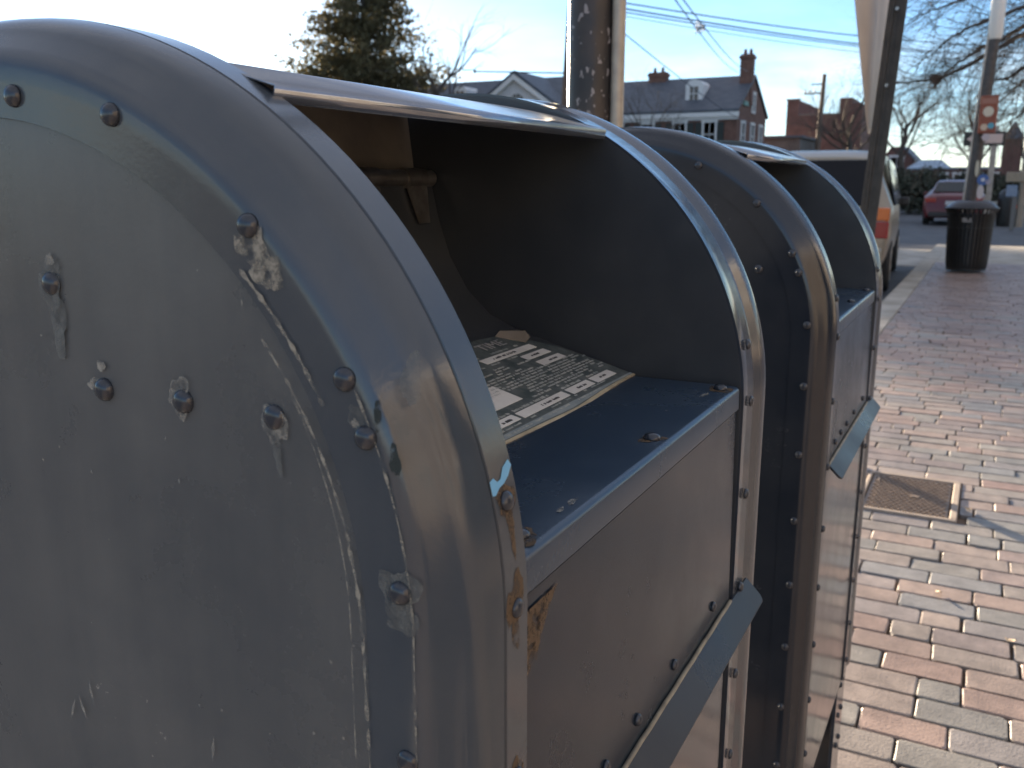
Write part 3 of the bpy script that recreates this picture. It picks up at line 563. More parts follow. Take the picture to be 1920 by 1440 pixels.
def rounded(P, k, n=6):
    out_ = []
    for i in range(3):
        p, a, c = P[i], P[i-1], P[(i+1) % 3]; u = (a-p).normalized()*k; w = (c-p).normalized()*k
        for j in range(n+1):
            s_ = j/n; out_.append(p + u*(1-s_)**2 + w*s_**2)
    return out_
nrm_ = (L_-T_).cross(Rr-T_).normalized()
nrm_ = nrm_ if nrm_.y > 0 else -nrm_
bm = B(); prism(bm, [p+nrm_*0.018 for p in rounded([T_, L_, Rr], 0.055)], nrm_*0.003)
obj('panel', bm, mat('sign_back_aluminium', (0.42, 0.36, 0.31), (0.50, 0.44, 0.38), 4, 0.45, metal=0.25), sp)
bm = B()
for h in (1.62, 1.92):
    p = lean*h; tube(bm, [p+Vector((0, -0.012, 0)), p+Vector((0, 0.03, 0))], 0.008, 8)
obj('bolt', bm, STEEL, sp)
# litter bin
BL = mat('black_bin_paint', (0.012, 0.012, 0.012), (0.022, 0.022, 0.022), 20, 0.45)
lb = empty('litter_bin', (-0.262, 14.35, 0), 'black slatted steel litter bin with ring lid, standing near the kerb corner', 'litter bin')
bm = B(); lathe(bm, [(0.235, 0.03), (0.245, 0.10), (0.275, 0.80), (0.275, 0.81)], 28); obj('liner', bm, mat('bin_liner', (0.01, 0.01, 0.01), rough=0.6), lb, 40)
bm = B()
for k in range(34):
    a = 2*math.pi*k/34; c, s = math.cos(a), math.sin(a); tx, ty = -s*0.014, c*0.014
    P = [(0.245, 0.03), (0.262, 0.12), (0.290, 0.70), (0.305, 0.82), (0.335, 0.88)]
    for (r0, z0), (r1, z1) in zip(P, P[1:]):
        q = [(r0*c-tx, r0*s-ty, z0), (r0*c+tx, r0*s+ty, z0), (r1*c+tx, r1*s+ty, z1), (r1*c-tx, r1*s-ty, z1)]; prism(bm, q, (c*0.006, s*0.006, 0))
obj('slats', bm, BL, lb)
for r_, z, t_ in ((0.250, 0.045, 0.012), (0.285, 0.62, 0.010), (0.336, 0.885, 0.013)):
    bm = B(); tube(bm, [(r_*math.cos(a), r_*math.sin(a), z) for a in [2*math.pi*k/36 for k in range(37)]], t_, 8, cap=False); obj('hoop', bm, BL, lb, 60)
bm = B(); lathe(bm, [(0.33, 0.885), (0.325, 0.90), (0.27, 0.955), (0.20, 0.985), (0.165, 0.990), (0.16, 0.975), (0.15, 0.90)], 32); obj('lid', bm, mat('bin_lid_paint', (0.03, 0.032, 0.04), rough=0.3), lb, 40)
bm = B(); bx(bm, -0.10, 0.02, -0.298, -0.292, 0.70, 0.76); obj('badge', bm, mat('bin_badge', (0.20, 0.19, 0.18), rough=0.4), lb)
# corner pole with signal box, stickers
PX, PY = -0.305, 16.6
cp0 = at(1815, 400, PY); cp1 = at(1876, 0, PY); dv = (cp1-cp0)/(cp1.z-cp0.z); basep = cp0+dv*(0-cp0.z)
cp = empty('corner_pole', basep[:], 'tall dark pole with pale conduit and stickers, rising behind the litter bin', 'pole')
bm = B(); tube(bm, [(0, 0, -0.05), tuple(dv*4.2)], [0.092, 0.078], 18); obj('shaft', bm, DARKP, cp, 60)
bm = B(); o_ = Vector((-0.096, -0.03, 0)); tube(bm, [o_, tuple(o_*0.9+dv*4.2)], 0.020, 12); obj('conduit', bm, mat('pale_conduit', (0.46, 0.42, 0.36), (0.38, 0.34, 0.29), 8, 0.4), cp, 60)
bm = B(); p = dv*3.5; lathe(bm, [(0.085, 3.40), (0.105, 3.46), (0.108, 4.15), (0.10, 4.2)], 18, (p.x, p.y)); obj('reflective_sleeve', bm, mat('pale_sleeve', (0.75, 0.72, 0.66), rough=0.35), cp, 60)
for nm, px, py, m_, rx_, rz_ in (('sticker', 1843, 337, mat('blue_sticker', (0.06, 0.13, 0.34), rough=0.5), 0.085, 0.085), ('sticker', 1838, 360, mat('pale_sticker', (0.55, 0.50, 0.48), rough=0.5), 0.05, 0.11), ('sticker', 1832, 316, mat('yellowed_sticker', (0.52, 0.48, 0.36), rough=0.5), 0.028, 0.13), ('sticker', 1852, 341, mat('lilac_sticker', (0.36, 0.33, 0.40), rough=0.5), 0.035, 0.04)):
    q = at(px, py, PY-0.13)-basep; bm = B(); pts = [q+Vector((rx_*math.cos(a), 0.0, rz_*math.sin(a))) for a in [2*math.pi*k/20 for k in range(20)]]; prism(bm, pts, (0, 0.012, 0))
    o = obj(nm, bm, m_, cp)
q = at(1843, 337, PY-0.14)-basep; bm = B(); prism(bm, [q+Vector((0.03*math.cos(a), 0, 0.03*math.sin(a))) for a in [2*math.pi*k/12 for k in range(12)]], (0, 0.009, 0)); obj('sticker', bm, mat('white_dot', (0.6, 0.6, 0.62), rough=0.5), cp)
sb = empty('signal_box', (at(1849, 250, PY-0.3))[:], 'rusty orange box with round pale stickers, strapped to the tall corner pole', 'signal box')
bm = B(); bx(bm, -0.125, 0.125, -0.06, 0.14, 0.0, 0.56); obj('housing', bm, mat('rusty_orange_paint', (0.30, 0.085, 0.040), (0.22, 0.060, 0.030), 10, 0.5, bump=0.2), sb, bevel=0.015)
bm = B(); bx(bm, -0.105, 0.105, -0.066, -0.058, 0.44, 0.52); obj('name_plate', bm, mat('faded_orange_plate', (0.34, 0.15, 0.10), rough=0.5), sb)
for x, z, r_, c in ((0.0, 0.32, 0.075, (0.62, 0.55, 0.42)), (0.055, 0.11, 0.05, (0.10, 0.33, 0.42)), (-0.04, 0.09, 0.055, (0.60, 0.45, 0.32)), (0.0, -0.06, 0.06, (0.5, 0.42, 0.42))):
    bm = B(); prism(bm, [(x+r_*math.cos(a), -0.068, z+r_*math.sin(a)) for a in [2*math.pi*k/(20 if z > 0.2 else 6) for k in range(20 if z > 0.2 else 6)]], (0, 0.006 if z > 0 else 0.09, 0)); obj('sticker', bm, mat('box_sticker', c, rough=0.5), sb)
# one-way sign on its own post
q = at(1846, 260, 17.6); ow = empty('one_way_sign', (q.x, 17.6, 0), 'black sign with a pale arrow pointing left, behind the corner pole', 'sign')
bm = B(); bx(bm, -0.31, 0.31, 0, 0.006, q.z-0.115, q.z+0.115); obj('panel', bm, mat('black_sign', (0.03, 0.028, 0.025), rough=0.4), ow, bevel=0.004)
bm = B(); z = q.z; prism(bm, [(-0.27, -0.003, z), (-0.12, -0.003, z+0.10), (-0.12, -0.003, z+0.075), (0.27, -0.003, z+0.075), (0.27, -0.003, z-0.075), (-0.12, -0.003, z-0.075), (-0.12, -0.003, z-0.10)], (0, 0.002, 0)); obj('arrow', bm, mat('pale_arrow', (0.62, 0.50, 0.45), rough=0.5), ow)
q2 = at(1861, 300, 17.7); bm = B(); bx(bm, q2.x-q.x-0.045, q2.x-q.x+0.045, 0.008, 0.06, 0, z+0.2); obj('post', bm, mat('galvanised_post', (0.40, 0.37, 0.33), (0.30, 0.28, 0.25), 12, 0.5, metal=0.3), ow)
# far right: signal head on post, dark bin, blue box
q = at(1912, 332, 30); sg = empty('signal_post', (q.x, 30, -0.0), 'tan steel post with a horizontal signal head, at the right edge', 'signal post')
bm = B(); tube(bm, [(0.12, 0, 0), (0.12, 0, 3.2)], 0.10, 12); obj('post', bm, mat('tan_post', (0.30, 0.24, 0.18), (0.25, 0.20, 0.15), 6, 0.5), sg, 60)
bm = B(); bx(bm, -0.34, 0.30, -0.16, -0.11, q.z-0.14, q.z+0.14); lathe(bm, [(0.12, q.z-0.16), (0.12, q.z+0.16)], 14, (0.12, 0)); obj('signal_head', bm, mat('tan_head', (0.30, 0.25, 0.18), rough=0.5), sg, bevel=0.03)
bm = B(); bx(bm, -0.30, -0.02, -0.10, 0.10, q.z-0.55, q.z-0.22); obj('blue_box', bm, mat('dusty_blue', (0.16, 0.22, 0.32), (0.22, 0.28, 0.36), 9, 0.5), sg, bevel=0.02)
bm = B(); bx(bm, -0.12, 0.0, -0.06, 0.06, -0.1, q.z-0.55); obj('pedestal', bm, mat('grey_pedestal', (0.14, 0.14, 0.135), rough=0.6), sg)
q = at(1887, 410, 33.5); db = empty('street_bin', (q.x, 33.5, -0.118), 'black round-topped street bin beside the tan signal post', 'bin')
bm = B(); lathe(bm, [(0.27, 0), (0.30, 0.1), (0.31, 0.80), (0.30, 0.95), (0.24, 1.10), (0.12, 1.18), (0.02, 1.20)], 20); obj('body', bm, BL, db, 50)
bm = B(); prism(bm, [(0.26+0.05*math.cos(a), -0.30, 0.62+0.05*math.sin(a)) for a in [2*math.pi*k/10 for k in range(10)]], (0, 0.15, 0)); obj('reflector', bm, mat('red_reflector', (0.55, 0.08, 0.03), rough=0.3), db)

# ================================================================== vehicles
GLASS = mat('dark_car_glass', (0.006, 0.006, 0.008), rough=0.08, spec=0.25)
RUB = mat('tyre_rubber', (0.02, 0.02, 0.02), rough=0.8); RIM = mat('alloy_rim', (0.42, 0.38, 0.32), rough=0.3, metal=0.8)
CHR = mat('bright_trim', (0.7, 0.7, 0.7), rough=0.15, metal=1.0)
def car_body(st):
    """loft: st = [(t, z_bottom, z_belt, z_top, half_low, half_belt, half_top)] along +y"""
    bm = B(); rings = []
    for t, zb, zm, zt, a, b_, c in st:
        half = [(a*0.93, zb), (a, zb+0.16), (b_, (zb+zm)/2+0.05), (b_*0.985, zm), (c+(b_-c)*0.30, zm+(zt-zm)*0.55), (c, zt-0.05 if zt-zm > 0.12 else zt-0.012), (c*0.86, zt-0.004), (c*0.45, zt+0.012)]
        rings.append([bm.verts.new((x, t, z)) for x, z in half] + [bm.verts.new((-x, t, z)) for x, z in half[::-1]])
    for r0, r1 in zip(rings, rings[1:]):
        for k in range(len(r0)): bm.faces.new((r0[k], r0[(k+1) % len(r0)], r1[(k+1) % len(r0)], r1[k]))
    bm.faces.new(rings[0]); bm.faces.new(rings[-1][::-1]); return bm
def wheel(parent, x, y, r, w, sgn):
    o = link('wheel', None, parent); o.location = (x, y, r)
    bm = B(); P = [(r*0.62, -w/2), (r*0.92, -w/2), (r, -w/2+0.03), (r, w/2-0.03), (r*0.92, w/2), (r*0.62, w/2)]
    lathe(bm, P, 28); bmesh.ops.rotate(bm, verts=bm.verts, cent=(0, 0, 0), matrix=Matrix.Rotation(math.pi/2, 3, 'Y')); obj('tyre', bm, RUB, o, 40)
    bm = B(); lathe(bm, [(r*0.66, w/2-0.02), (r*0.63, w/2+0.004), (r*0.56, w/2-0.02), (r*0.2, w/2-0.012), (r*0.16, w/2+0.006), (0.01, w/2+0.006)], 28)
    for k in range(5):
        a = 2*math.pi*k/5; c, s = math.cos(a), math.sin(a); prism(bm, [(r*0.15*c-0.035*s, r*0.15*s+0.035*c, w/2-0.012), (r*0.15*c+0.035*s, r*0.15*s-0.035*c, w/2-0.012), (r*0.6*c+0.03*s, r*0.6*s-0.03*c, w/2-0.012), (r*0.6*c-0.03*s, r*0.6*s+0.03*c, w/2-0.012)], (0, 0, 0.02))
    bmesh.ops.rotate(bm, verts=bm.verts, cent=(0, 0, 0), matrix=Matrix.Rotation(sgn*math.pi/2, 3, 'Y')); obj('rim', bm, RIM, o, 40)
RZ_ = -0.12
CHAMP = mat('champagne_car_paint', (0.31, 0.265, 0.20), (0.28, 0.24, 0.18), 3, 0.3, metal=0.15, coat=0.4)
van = empty('parked_van', (-2.005, 11.6, RZ_), 'champagne minivan with dark rear glass parked at the kerb beyond the mailboxes', 'van', 'cars on the street', R_(3.3))
ST = [(0.0, 0.42, 0.92, 0.96, 0.86, 0.90, 0.80), (0.03, 0.36, 1.00, 1.03, 0.90, 0.935, 0.80), (0.10, 0.32, 1.05, 1.14, 0.92, 0.96, 0.80), (0.20, 0.30, 1.06, 1.48, 0.92, 0.965, 0.78), (0.30, 0.30, 1.06, 1.64, 0.92, 0.97, 0.76), (0.48, 0.30, 1.06, 1.715, 0.92, 0.97, 0.76), (1.2, 0.28, 1.06, 1.75, 0.93, 0.98, 0.77), (2.4, 0.28, 1.04, 1.75, 0.93, 0.98, 0.77), (3.0, 0.28, 1.02, 1.66, 0.93, 0.97, 0.75), (3.85, 0.28, 1.00, 1.06, 0.92, 0.95, 0.80), (4.4, 0.30, 0.86, 0.92, 0.90, 0.92, 0.76), (4.7, 0.36, 0.74, 0.78, 0.80, 0.82, 0.68)]
obj('body', car_body(ST), CHAMP, van, 28)
bm = B(); prism(bm, [(-0.76, 0.040, 1.08), (0.76, 0.040, 1.08), (0.76, 0.062, 1.20), (0.70, 0.235, 1.62), (-0.70, 0.235, 1.62), (-0.76, 0.062, 1.20)], (0, 0.05, 0.0)); rg = obj('rear_window', bm, GLASS, van, bevel=0.01)
for s in (-1, 1):
    bm = B(); prism(bm, [(s*0.957, 0.48, 1.08), (s*0.968, 1.5, 1.08), (s*0.968, 2.9, 1.06), (s*0.83, 2.7, 1.60), (s*0.83, 1.2, 1.64), (s*0.83, 0.58, 1.62)], (s*0.02, 0, 0)); obj('side_window', bm, GLASS, van, bevel=0.01)
    tl = link('tail_light', None, van)
    for z0, z1, c in ((0.905, 1.06, (0.62, 0.15, 0.03)), (0.70, 0.90, (0.28, 0.016, 0.018))):
        bm = B(); bx(bm, min(s*0.78, s*0.935), max(s*0.78, s*0.935), -0.012, 0.16, z0, z1); obj('lens', bm, mat('tail_lens', c, rough=0.15, coat=0.6), tl, bevel=0.015)
    bm = B(); tube(bm, [(s*0.66, 0.42, 1.72), (s*0.68, 0.6, 1.785), (s*0.68, 2.4, 1.80), (s*0.66, 2.6, 1.75)], 0.018, 8); obj('roof_rail', bm, CHR, van, 60)
    bm = B(); bx(bm, min(s*0.96, s*1.08), max(s*0.96, s*1.08), 3.0, 3.1, 1.02, 1.15); obj('wing_mirror', bm, BL, van, bevel=0.03)
    for y in (0.80, 3.75): wheel(van, s*0.86, y, 0.335, 0.21, s)
bm = B(); bx(bm, -0.88, 0.88, -0.09, 0.12, 0.36, 0.62); obj('rear_bumper', bm, CHAMP, van, bevel=0.06)
bm = B(); bx(bm, -0.24, 0.24, -0.012, 0.03, 0.74, 0.90); obj('number_plate', bm, mat('plate_white', (0.55, 0.56, 0.58), rough=0.4), van)
RED = mat('red_car_paint', (0.115, 0.008, 0.011), (0.10, 0.007, 0.010), 3, 0.3, coat=0.2)
rc = empty('red_car', (-1.17, 33.0, RZ_), 'red saloon car seen from behind, driving away past the crossing', 'car', 'cars on the street')
ST = [(0.0, 0.34, 0.74, 0.78, 0.80, 0.82, 0.72), (0.06, 0.26, 0.86, 0.92, 0.84, 0.87, 0.72), (0.20, 0.24, 0.93, 1.0, 0.87, 0.89, 0.72), (0.55, 0.24, 0.94, 1.02, 0.88, 0.90, 0.70), (1.15, 0.22, 0.95, 1.36, 0.88, 0.90, 0.60), (1.7, 0.22, 0.95, 1.45, 0.88, 0.90, 0.60), (2.4, 0.22, 0.95, 1.44, 0.88, 0.90, 0.60), (3.3, 0.22, 0.93, 1.0, 0.88, 0.89, 0.70), (4.2, 0.24, 0.80, 0.86, 0.86, 0.87, 0.66), (4.55, 0.30, 0.66, 0.70, 0.74, 0.76, 0.6)]
obj('body', car_body(ST), RED, rc, 28)
bm = B(); prism(bm, [(-0.63, 0.60, 1.045), (0.63, 0.60, 1.045), (0.54, 1.13, 1.36), (-0.54, 1.13, 1.36)], (0, -0.02, 0.035)); obj('rear_window', bm, mat('dark_rear_glass', (0.02, 0.028, 0.032), rough=0.08, spec=0.3), rc)  # dark blue-grey glass
for s in (-1, 1):
    bm = B(); bx(bm, min(s*0.50, s*0.83), max(s*0.50, s*0.83), -0.01, 0.25, 0.74, 0.88); obj('tail_light', bm, mat('red_lens', (0.34, 0.03, 0.02), rough=0.12, coat=0.6), rc, bevel=0.02)
    bm = B(); bx(bm, min(s*0.90, s*1.08), max(s*0.90, s*1.08), 2.9, 3.0, 0.92, 1.06); obj('wing_mirror', bm, RED, rc, bevel=0.03)
    for y in (0.95, 3.6): wheel(rc, s*0.80, y, 0.31, 0.20, s)
bm = B(); bx(bm, -0.22, 0.22, -0.015, 0.02, 0.66, 0.79); obj('number_plate', bm, mat('plate_pale', (0.5, 0.5, 0.5), rough=0.4), rc)
bm = B(); bx(bm, -0.70, 0.70, -0.05, 0.10, 0.28, 0.44); obj('rear_bumper', bm, mat('black_bumper', (0.03, 0.025, 0.025), rough=0.5), rc, bevel=0.03)
# dark parked car beyond the van
dcar = empty('dark_car', (-4.6, 33.5, RZ_), 'dark car facing the viewer across the crossing, left of the red car', 'car', 'cars on the street')
obj('body', car_body([(t, a, b_, c, d, e_, f) for t, a, b_, c, d, e_, f in [(0.0, 0.30, 0.68, 0.72, 0.78, 0.80, 0.66), (0.3, 0.24, 0.84, 0.90, 0.86, 0.88, 0.7), (1.2, 0.22, 0.96, 1.02, 0.88, 0.90, 0.72), (1.9, 0.22, 0.98, 1.46, 0.88, 0.90, 0.62), (3.2, 0.22, 0.98, 1.48, 0.88, 0.9, 0.62), (4.3, 0.26, 0.9, 0.96, 0.86, 0.88, 0.68)]]), mat('dark_car_paint', (0.02, 0.02, 0.024), rough=0.25, coat=0.7), dcar, 28)
for s in (-1, 1):
    bm = B(); bx(bm, min(s*0.42, s*0.80), max(s*0.42, s*0.80), -0.01, 0.25, 0.62, 0.78); obj('headlight', bm, mat('headlight_glass', (0.6, 0.58, 0.45), rough=0.1, coat=0.5), dcar, bevel=0.03)
    for y in (0.85, 3.5): wheel(dcar, s*0.80, y, 0.31, 0.2, s)
bm = B(); prism(bm, [(-0.66, 1.22, 1.05), (0.66, 1.22, 1.05), (0.58, 1.86, 1.44), (-0.58, 1.86, 1.44)], (0, -0.02, 0.03)); obj('windscreen', bm, GLASS, dcar)

# ================================================================== buildings
BRICK = mat('red_brick_wall', (0.12, 0.062, 0.046), (0.19, 0.100, 0.074), 2.2, 0.85, c3=(0.155, 0.080, 0.060))
BRICKD = mat('dark_brick_wall', (0.115, 0.055, 0.045), (0.17, 0.085, 0.068), 1.5, 0.85)
SLATE = mat('slate_roof', (0.055, 0.066, 0.085), (0.095, 0.106, 0.126), 1.6, 0.6, stretch=(1, 1, 4))
WHITE = mat('white_house_paint', (0.66, 0.64, 0.64), (0.58, 0.56, 0.56), 1.0, 0.7)
TRIM = mat('white_trim', (0.70, 0.68, 0.66), rough=0.6); SHUT = mat('dark_green_shutter', (0.018, 0.024, 0.022), rough=0.5)
PANE = mat('window_pane', (0.05, 0.055, 0.05), (0.13, 0.12, 0.10), 3, 0.08, spec=0.8)
COPP = mat('verdigris_copper', (0.18, 0.32, 0.28), rough=0.7)
def window(parent, x, y, z, w, h, shutters=True, axis='y', lintel=True):
    """sash window on a wall facing -y (or +x)"""
    wn = link('window', None, parent); wn.location = (x, y, z)
    if axis == 'x': wn.rotation_euler = (0, 0, math.pi/2)
    bm = B(); f = 0.13
    for a in ((-w/2-f, -w/2, 0, h), (w/2, w/2+f, 0, h), (-w/2-f, w/2+f, -0.14, 0), (-w/2-f-0.05, w/2+f+0.05, h, h+0.20)): bx(bm, a[0], a[1], -0.09, 0.05, a[2], a[3])
    bx(bm, -w/2, w/2, -0.03, 0.02, h/2-0.03, h/2+0.03); bx(bm, -0.02, 0.02, -0.03, 0.01, 0, h)
    obj('frame', bm, TRIM, wn)
    bm = B(); bx(bm, -w/2, w/2, 0.0, 0.04, 0, h); obj('pane', bm, PANE, wn)
    if shutters:
        for s in (-1, 1):
            bm = B(); bx(bm, s*(w/2+f+0.26)-0.24, s*(w/2+f+0.26)+0.24, -0.07, 0.0, -0.05, h+0.02)
            for k in range(9): bx(bm, s*(w/2+f+0.26)-0.19, s*(w/2+f+0.26)+0.19, -0.085, -0.069, 0.05+k*h/9.5, 0.05+k*h/9.5+0.06)
            obj('shutter', bm, SHUT, wn)
# brick house: front faces the viewer (-y), gable end faces the road (+x)
HX, HY = -16.6, 66.0
bh = empty('brick_house', (HX, HY, -0.15), 'red brick house with slate roof, white dormer and tall end chimney', 'house')
WID, DEP, EV, RG = 13.5, 9.0, 6.35, 9.05
bm = B(); prism(bm, [(0, 0, 0), (0, DEP, 0), (0, DEP, EV), (0, DEP/2, RG-0.12), (0, 0, EV)], (-WID, 0, 0)); obj('wall', bm, BRICK, bh)
bm = B()
for s in (0, 1):
    y0, y1 = (-0.35, DEP/2) if s == 0 else (DEP+0.35, DEP/2)
    prism(bm, [(0.12, y0, EV-0.02), (0.12, y1, RG), (0.12, y1, RG+0.16), (0.12, y0, EV+0.14)], (-WID-0.24, 0, 0))
rf = obj('roof', bm, SLATE, bh)
bm = B(); bx(bm, -WID, 0.10, -0.32, 0.0, EV-0.36, EV-0.03); bx(bm, -WID, 0.06, -0.16, 0.0, EV-0.55, EV-0.36); obj('cornice', bm, TRIM, bh)
def chimney(parent, x, y, w, d, z0, z1, m, kids=True):
    bm = B(); bx(bm, x-w/2, x+w/2, y-d/2, y+d/2, z0, z1-0.3); bx(bm, x-w/2-0.08, x+w/2+0.08, y-d/2-0.08, y+d/2+0.08, z1-0.3, z1-0.12); bx(bm, x-w/2, x+w/2, y-d/2, y+d/2, z1-0.12, z1)
    c = obj('chimney', bm, m, parent)
    bm = B()
    for k in (-0.25, 0.25): lathe(bm, [(0.12, z1), (0.14, z1+0.1), (0.10, z1+0.38)], 10, (x+k*w*0.9, y))
    obj('chimney_pot', bm, BRICKD, c); return c
chimney(rf, 0.10-0.45, DEP/2-0.9, 0.9, 0.75, 7.0, 10.55, BRICK); chimney(rf, -7.4, DEP/2, 1.4, 0.8, 8.6, 9.75, BRICK)
bm = B(); bx(bm, -0.95, 0.13, 1.4, 2.6, 6.85, 7.15); obj('copper_flashing', bm, COPP, rf)
for x in (-1.95, -4.15, -6.6, -9.0, -11.4):
    window(bh, x, 0.0, 4.0, 0.82, 1.62); window(bh, x, 0.0, 0.9, 0.82, 1.75)
for y in (1.6, 4.5, 7.2):
    window(bh, 0.0, y, 4.0, 0.9, 1.6, False, 'x'); window(bh, 0.0, y, 0.9, 0.9, 1.7, False, 'x')
window(bh, 0.0, DEP/2, 6.6, 0.7, 1.2, False, 'x')
def dormer(parent, x, y, z, w=1.25, h=1.65):
    d = link('dormer', None, parent); d.location = (x, y, z)
    bm = B(); bx(bm, -w/2, w/2, 0, 2.2, 0, h-0.35); prism(bm, [(-w/2, 0, h-0.35), (w/2, 0, h-0.35), (w*0.28, 0, h-0.08), (0, 0, h), (-w*0.28, 0, h-0.08)], (0, 2.2, 0)); obj('cheek', bm, TRIM, d)
    bm = B(); bx(bm, -0.30, 0.30, -0.03, 0.0, 0.18, 1.15); p = obj('pane', bm, mat('warm_pane', (0.16, 0.09, 0.06), (0.05, 0.05, 0.05), 4, 0.15), d)
    bm = B(); bx(bm, -0.30, 0.30, -0.05, -0.03, 0.63, 0.69); bx(bm, -0.03, 0.03, -0.05, -0.03, 0.18, 1.15); obj('glazing_bar', bm, TRIM, d)
dormer(rf, -3.55, 1.15, EV+0.75)
# white house further left
wx1 = -27.3
wh = empty('white_house', (wx1, 60, -0.15), 'long white house with slate roof, front gable and small dormer, beyond the tree', 'house')
Wd, Dp, EV2, RG2 = 25.5, 8.0, 6.2, 8.95
bm = B(); prism(bm, [(0, 0, 0), (0, Dp, 0), (0, Dp, EV2), (0, Dp/2, RG2-0.1), (0, 0, EV2)], (-Wd, 0, 0)); obj('wall', bm, WHITE, wh)
bm = B()
for y0 in (-0.3, Dp+0.3): prism(bm, [(0.25, y0, EV2), (0.25, Dp/2, RG2), (0.25, Dp/2, RG2+0.16), (0.25, y0, EV2+0.15)], (-Wd-0.5, 0, 0))
wrf = obj('roof', bm, SLATE, wh)
gx = -3.15
bm = B(); prism(bm, [(gx-3.3, -1.2, 0), (gx+3.3, -1.2, 0), (gx+3.3, -1.2, 6.5), (gx, -1.2, 8.80), (gx-3.3, -1.2, 6.5)], (0, 5, 0)); gw = obj('gable_wall', bm, WHITE, wh)
bm = B()
for s in (-1, 1): prism(bm, [(gx, -1.5, 8.85), (gx+s*3.6, -1.5, 6.35), (gx+s*3.6, -1.5, 6.55), (gx, -1.5, 9.05)], (0, 5.5, 0))
obj('gable_roof', bm, SLATE, wrf)
bm = B()
for s in (-1, 1): prism(bm, [(gx, -1.56, 8.80), (gx+s*3.6, -1.56, 6.30), (gx+s*3.6, -1.56, 5.95), (gx, -1.56, 8.42)], (0, 0.35, 0))
obj('bargeboard', bm, TRIM, wrf)
bm = B(); prism(bm, [(gx+0.1+0.62*math.cos(a), -1.24, 6.75+0.75*math.sin(a)) for a in [math.pi*k/14 for k in range(15)]], (0, 0.05, 0)); fw = obj('fanlight', bm, PANE, gw)
bm = B()
for k in range(1, 6):
    a = math.pi*k/6; tube(bm, [(gx+0.1, -1.27, 6.75), (gx+0.1+0.6*math.cos(a), -1.27, 6.75+0.72*math.sin(a))], 0.03, 6)
obj('glazing_bar', bm, TRIM, fw)
dormer(wrf, -8.9, 0.9, EV2+0.75, 1.1, 1.55)
for x in (-8.9, -12, -15, -18, -21): window(wh, x, 0, 3.8, 0.85, 1.6, False); window(wh, x, 0, 0.9, 0.85, 1.7, False)
# far brick building with parapet steps
q0 = at(1471, 275, 92); q1 = at(1612, 275, 92)
fb = empty('parapet_building', (q0.x, 92, -0.15), 'dark brick building with stepped parapet towers, beyond the brick house', 'building')
zt = at(1471, 189, 92).z+0.15; zl = at(1540, 215, 92).z+0.15; wb = q1.x-q0.x
bm = B(); prism(bm, [(0, 0, 0), (wb, 0, 0), (wb, 0, zt-0.5), (wb*0.86, 0, zt-0.5), (wb*0.86, 0, zt+0.05), (wb*0.70, 0, zt+0.05), (wb*0.70, 0, zl), (wb*0.16, 0, zl), (wb*0.16, 0, zt), (0, 0, zt)], (0, 12, 0)); obj('wall', bm, BRICKD, fb)
bm = B(); bx(bm, wb*0.16, wb*0.70, -0.06, 0.25, zl-0.02, zl+0.10); bx(bm, -0.1, wb*0.16+0.1, -0.1, 0.3, zt, zt+0.15); obj('coping', bm, mat('stone_coping', (0.20, 0.16, 0.14), rough=0.8), fb)
for k in range(4): window(fb, wb*(0.14+0.22*k), 0, 2.2, 0.9, 1.5, False)
q = at(1441, 256, 80); ls = empty('low_building', (at(1290, 300, 80).x, 80, -0.15), 'low dark building between the brick house and the parapet building', 'building')
bm = B(); bx(bm, 0, 9.5, 0, 9, 0, q.z); obj('wall', bm, mat('dark_stucco', (0.10, 0.085, 0.075), (0.15, 0.13, 0.115), 1.2, 0.85), ls)  # dark brown-grey stucco
bm = B(); bx(bm, -0.2, 9.7, -0.2, 9.2, q.z, q.z+0.2); obj('roof', bm, SLATE, ls)
# gabled brick building, right of the van
q0, q1 = at(1645, 380, 84), at(1704, 380, 84); zr = at(1672, 272, 84).z; ze = at(1702, 296, 84).z
gb = empty('gabled_building', (q0.x, 84, -0.15), 'dark gabled brick building just right of the leaning sign post', 'building'); w = q1.x-q0.x
bm = B(); prism(bm, [(0, 0, 0), (w, 0, 0), (w, 0, ze), (w*0.62, 0, zr), (w*0.30, 0, zr), (0, 0, ze)], (0, 9, 0)); obj('wall', bm, BRICKD, gb)
bm = B(); prism(bm, [(w*0.62, -0.1, zr), (w*0.62, -0.1, zr+0.15), (w+0.15, -0.1, ze+0.1), (w+0.15, -0.1, ze-0.08)], (0, 9.2, 0)); obj('roof', bm, SLATE, gb)
window(gb, w*0.5, 0, 2.0, 0.9, 1.5, False)
q0, q1 = at(1700, 380, 75), at(1880, 380, 75); ze = at(1740, 314, 75).z; zr = at(1740, 297, 75).z
lb2 = empty('low_brick_building', (q0.x, 75, -0.15), 'low red brick building with pale blue roof, at the end of the road', 'building'); w = q1.x-q0.x
bm = B(); bx(bm, 0, w, 0, 8, 0, ze); obj('wall', bm, mat('low_brick_wall', (0.14, 0.065, 0.055), (0.20, 0.10, 0.085), 1.4, 0.85), lb2)
bm = B(); prism(bm, [(-0.2, -0.3, ze), (w*0.42, -0.3, ze), (w*0.30, 3.5, zr), (0.4, 3.5, zr)], (0, 0.0, 0.12)); prism(bm, [(-0.2, 7, ze), (w*0.42, 7, ze), (w*0.30, 3.5, zr), (0.4, 3.5, zr)], (0, 0, 0.12)); bx(bm, w*0.42, w+0.2, -0.2, 8.2, ze, ze+0.15); obj('roof', bm, mat('pale_blue_metal_roof', (0.22, 0.28, 0.34), (0.28, 0.33, 0.38), 2, 0.4), lb2)
for k in range(6): window(lb2, 0.9+k*1.25, 0, 0.9, 0.7, 1.1, False)
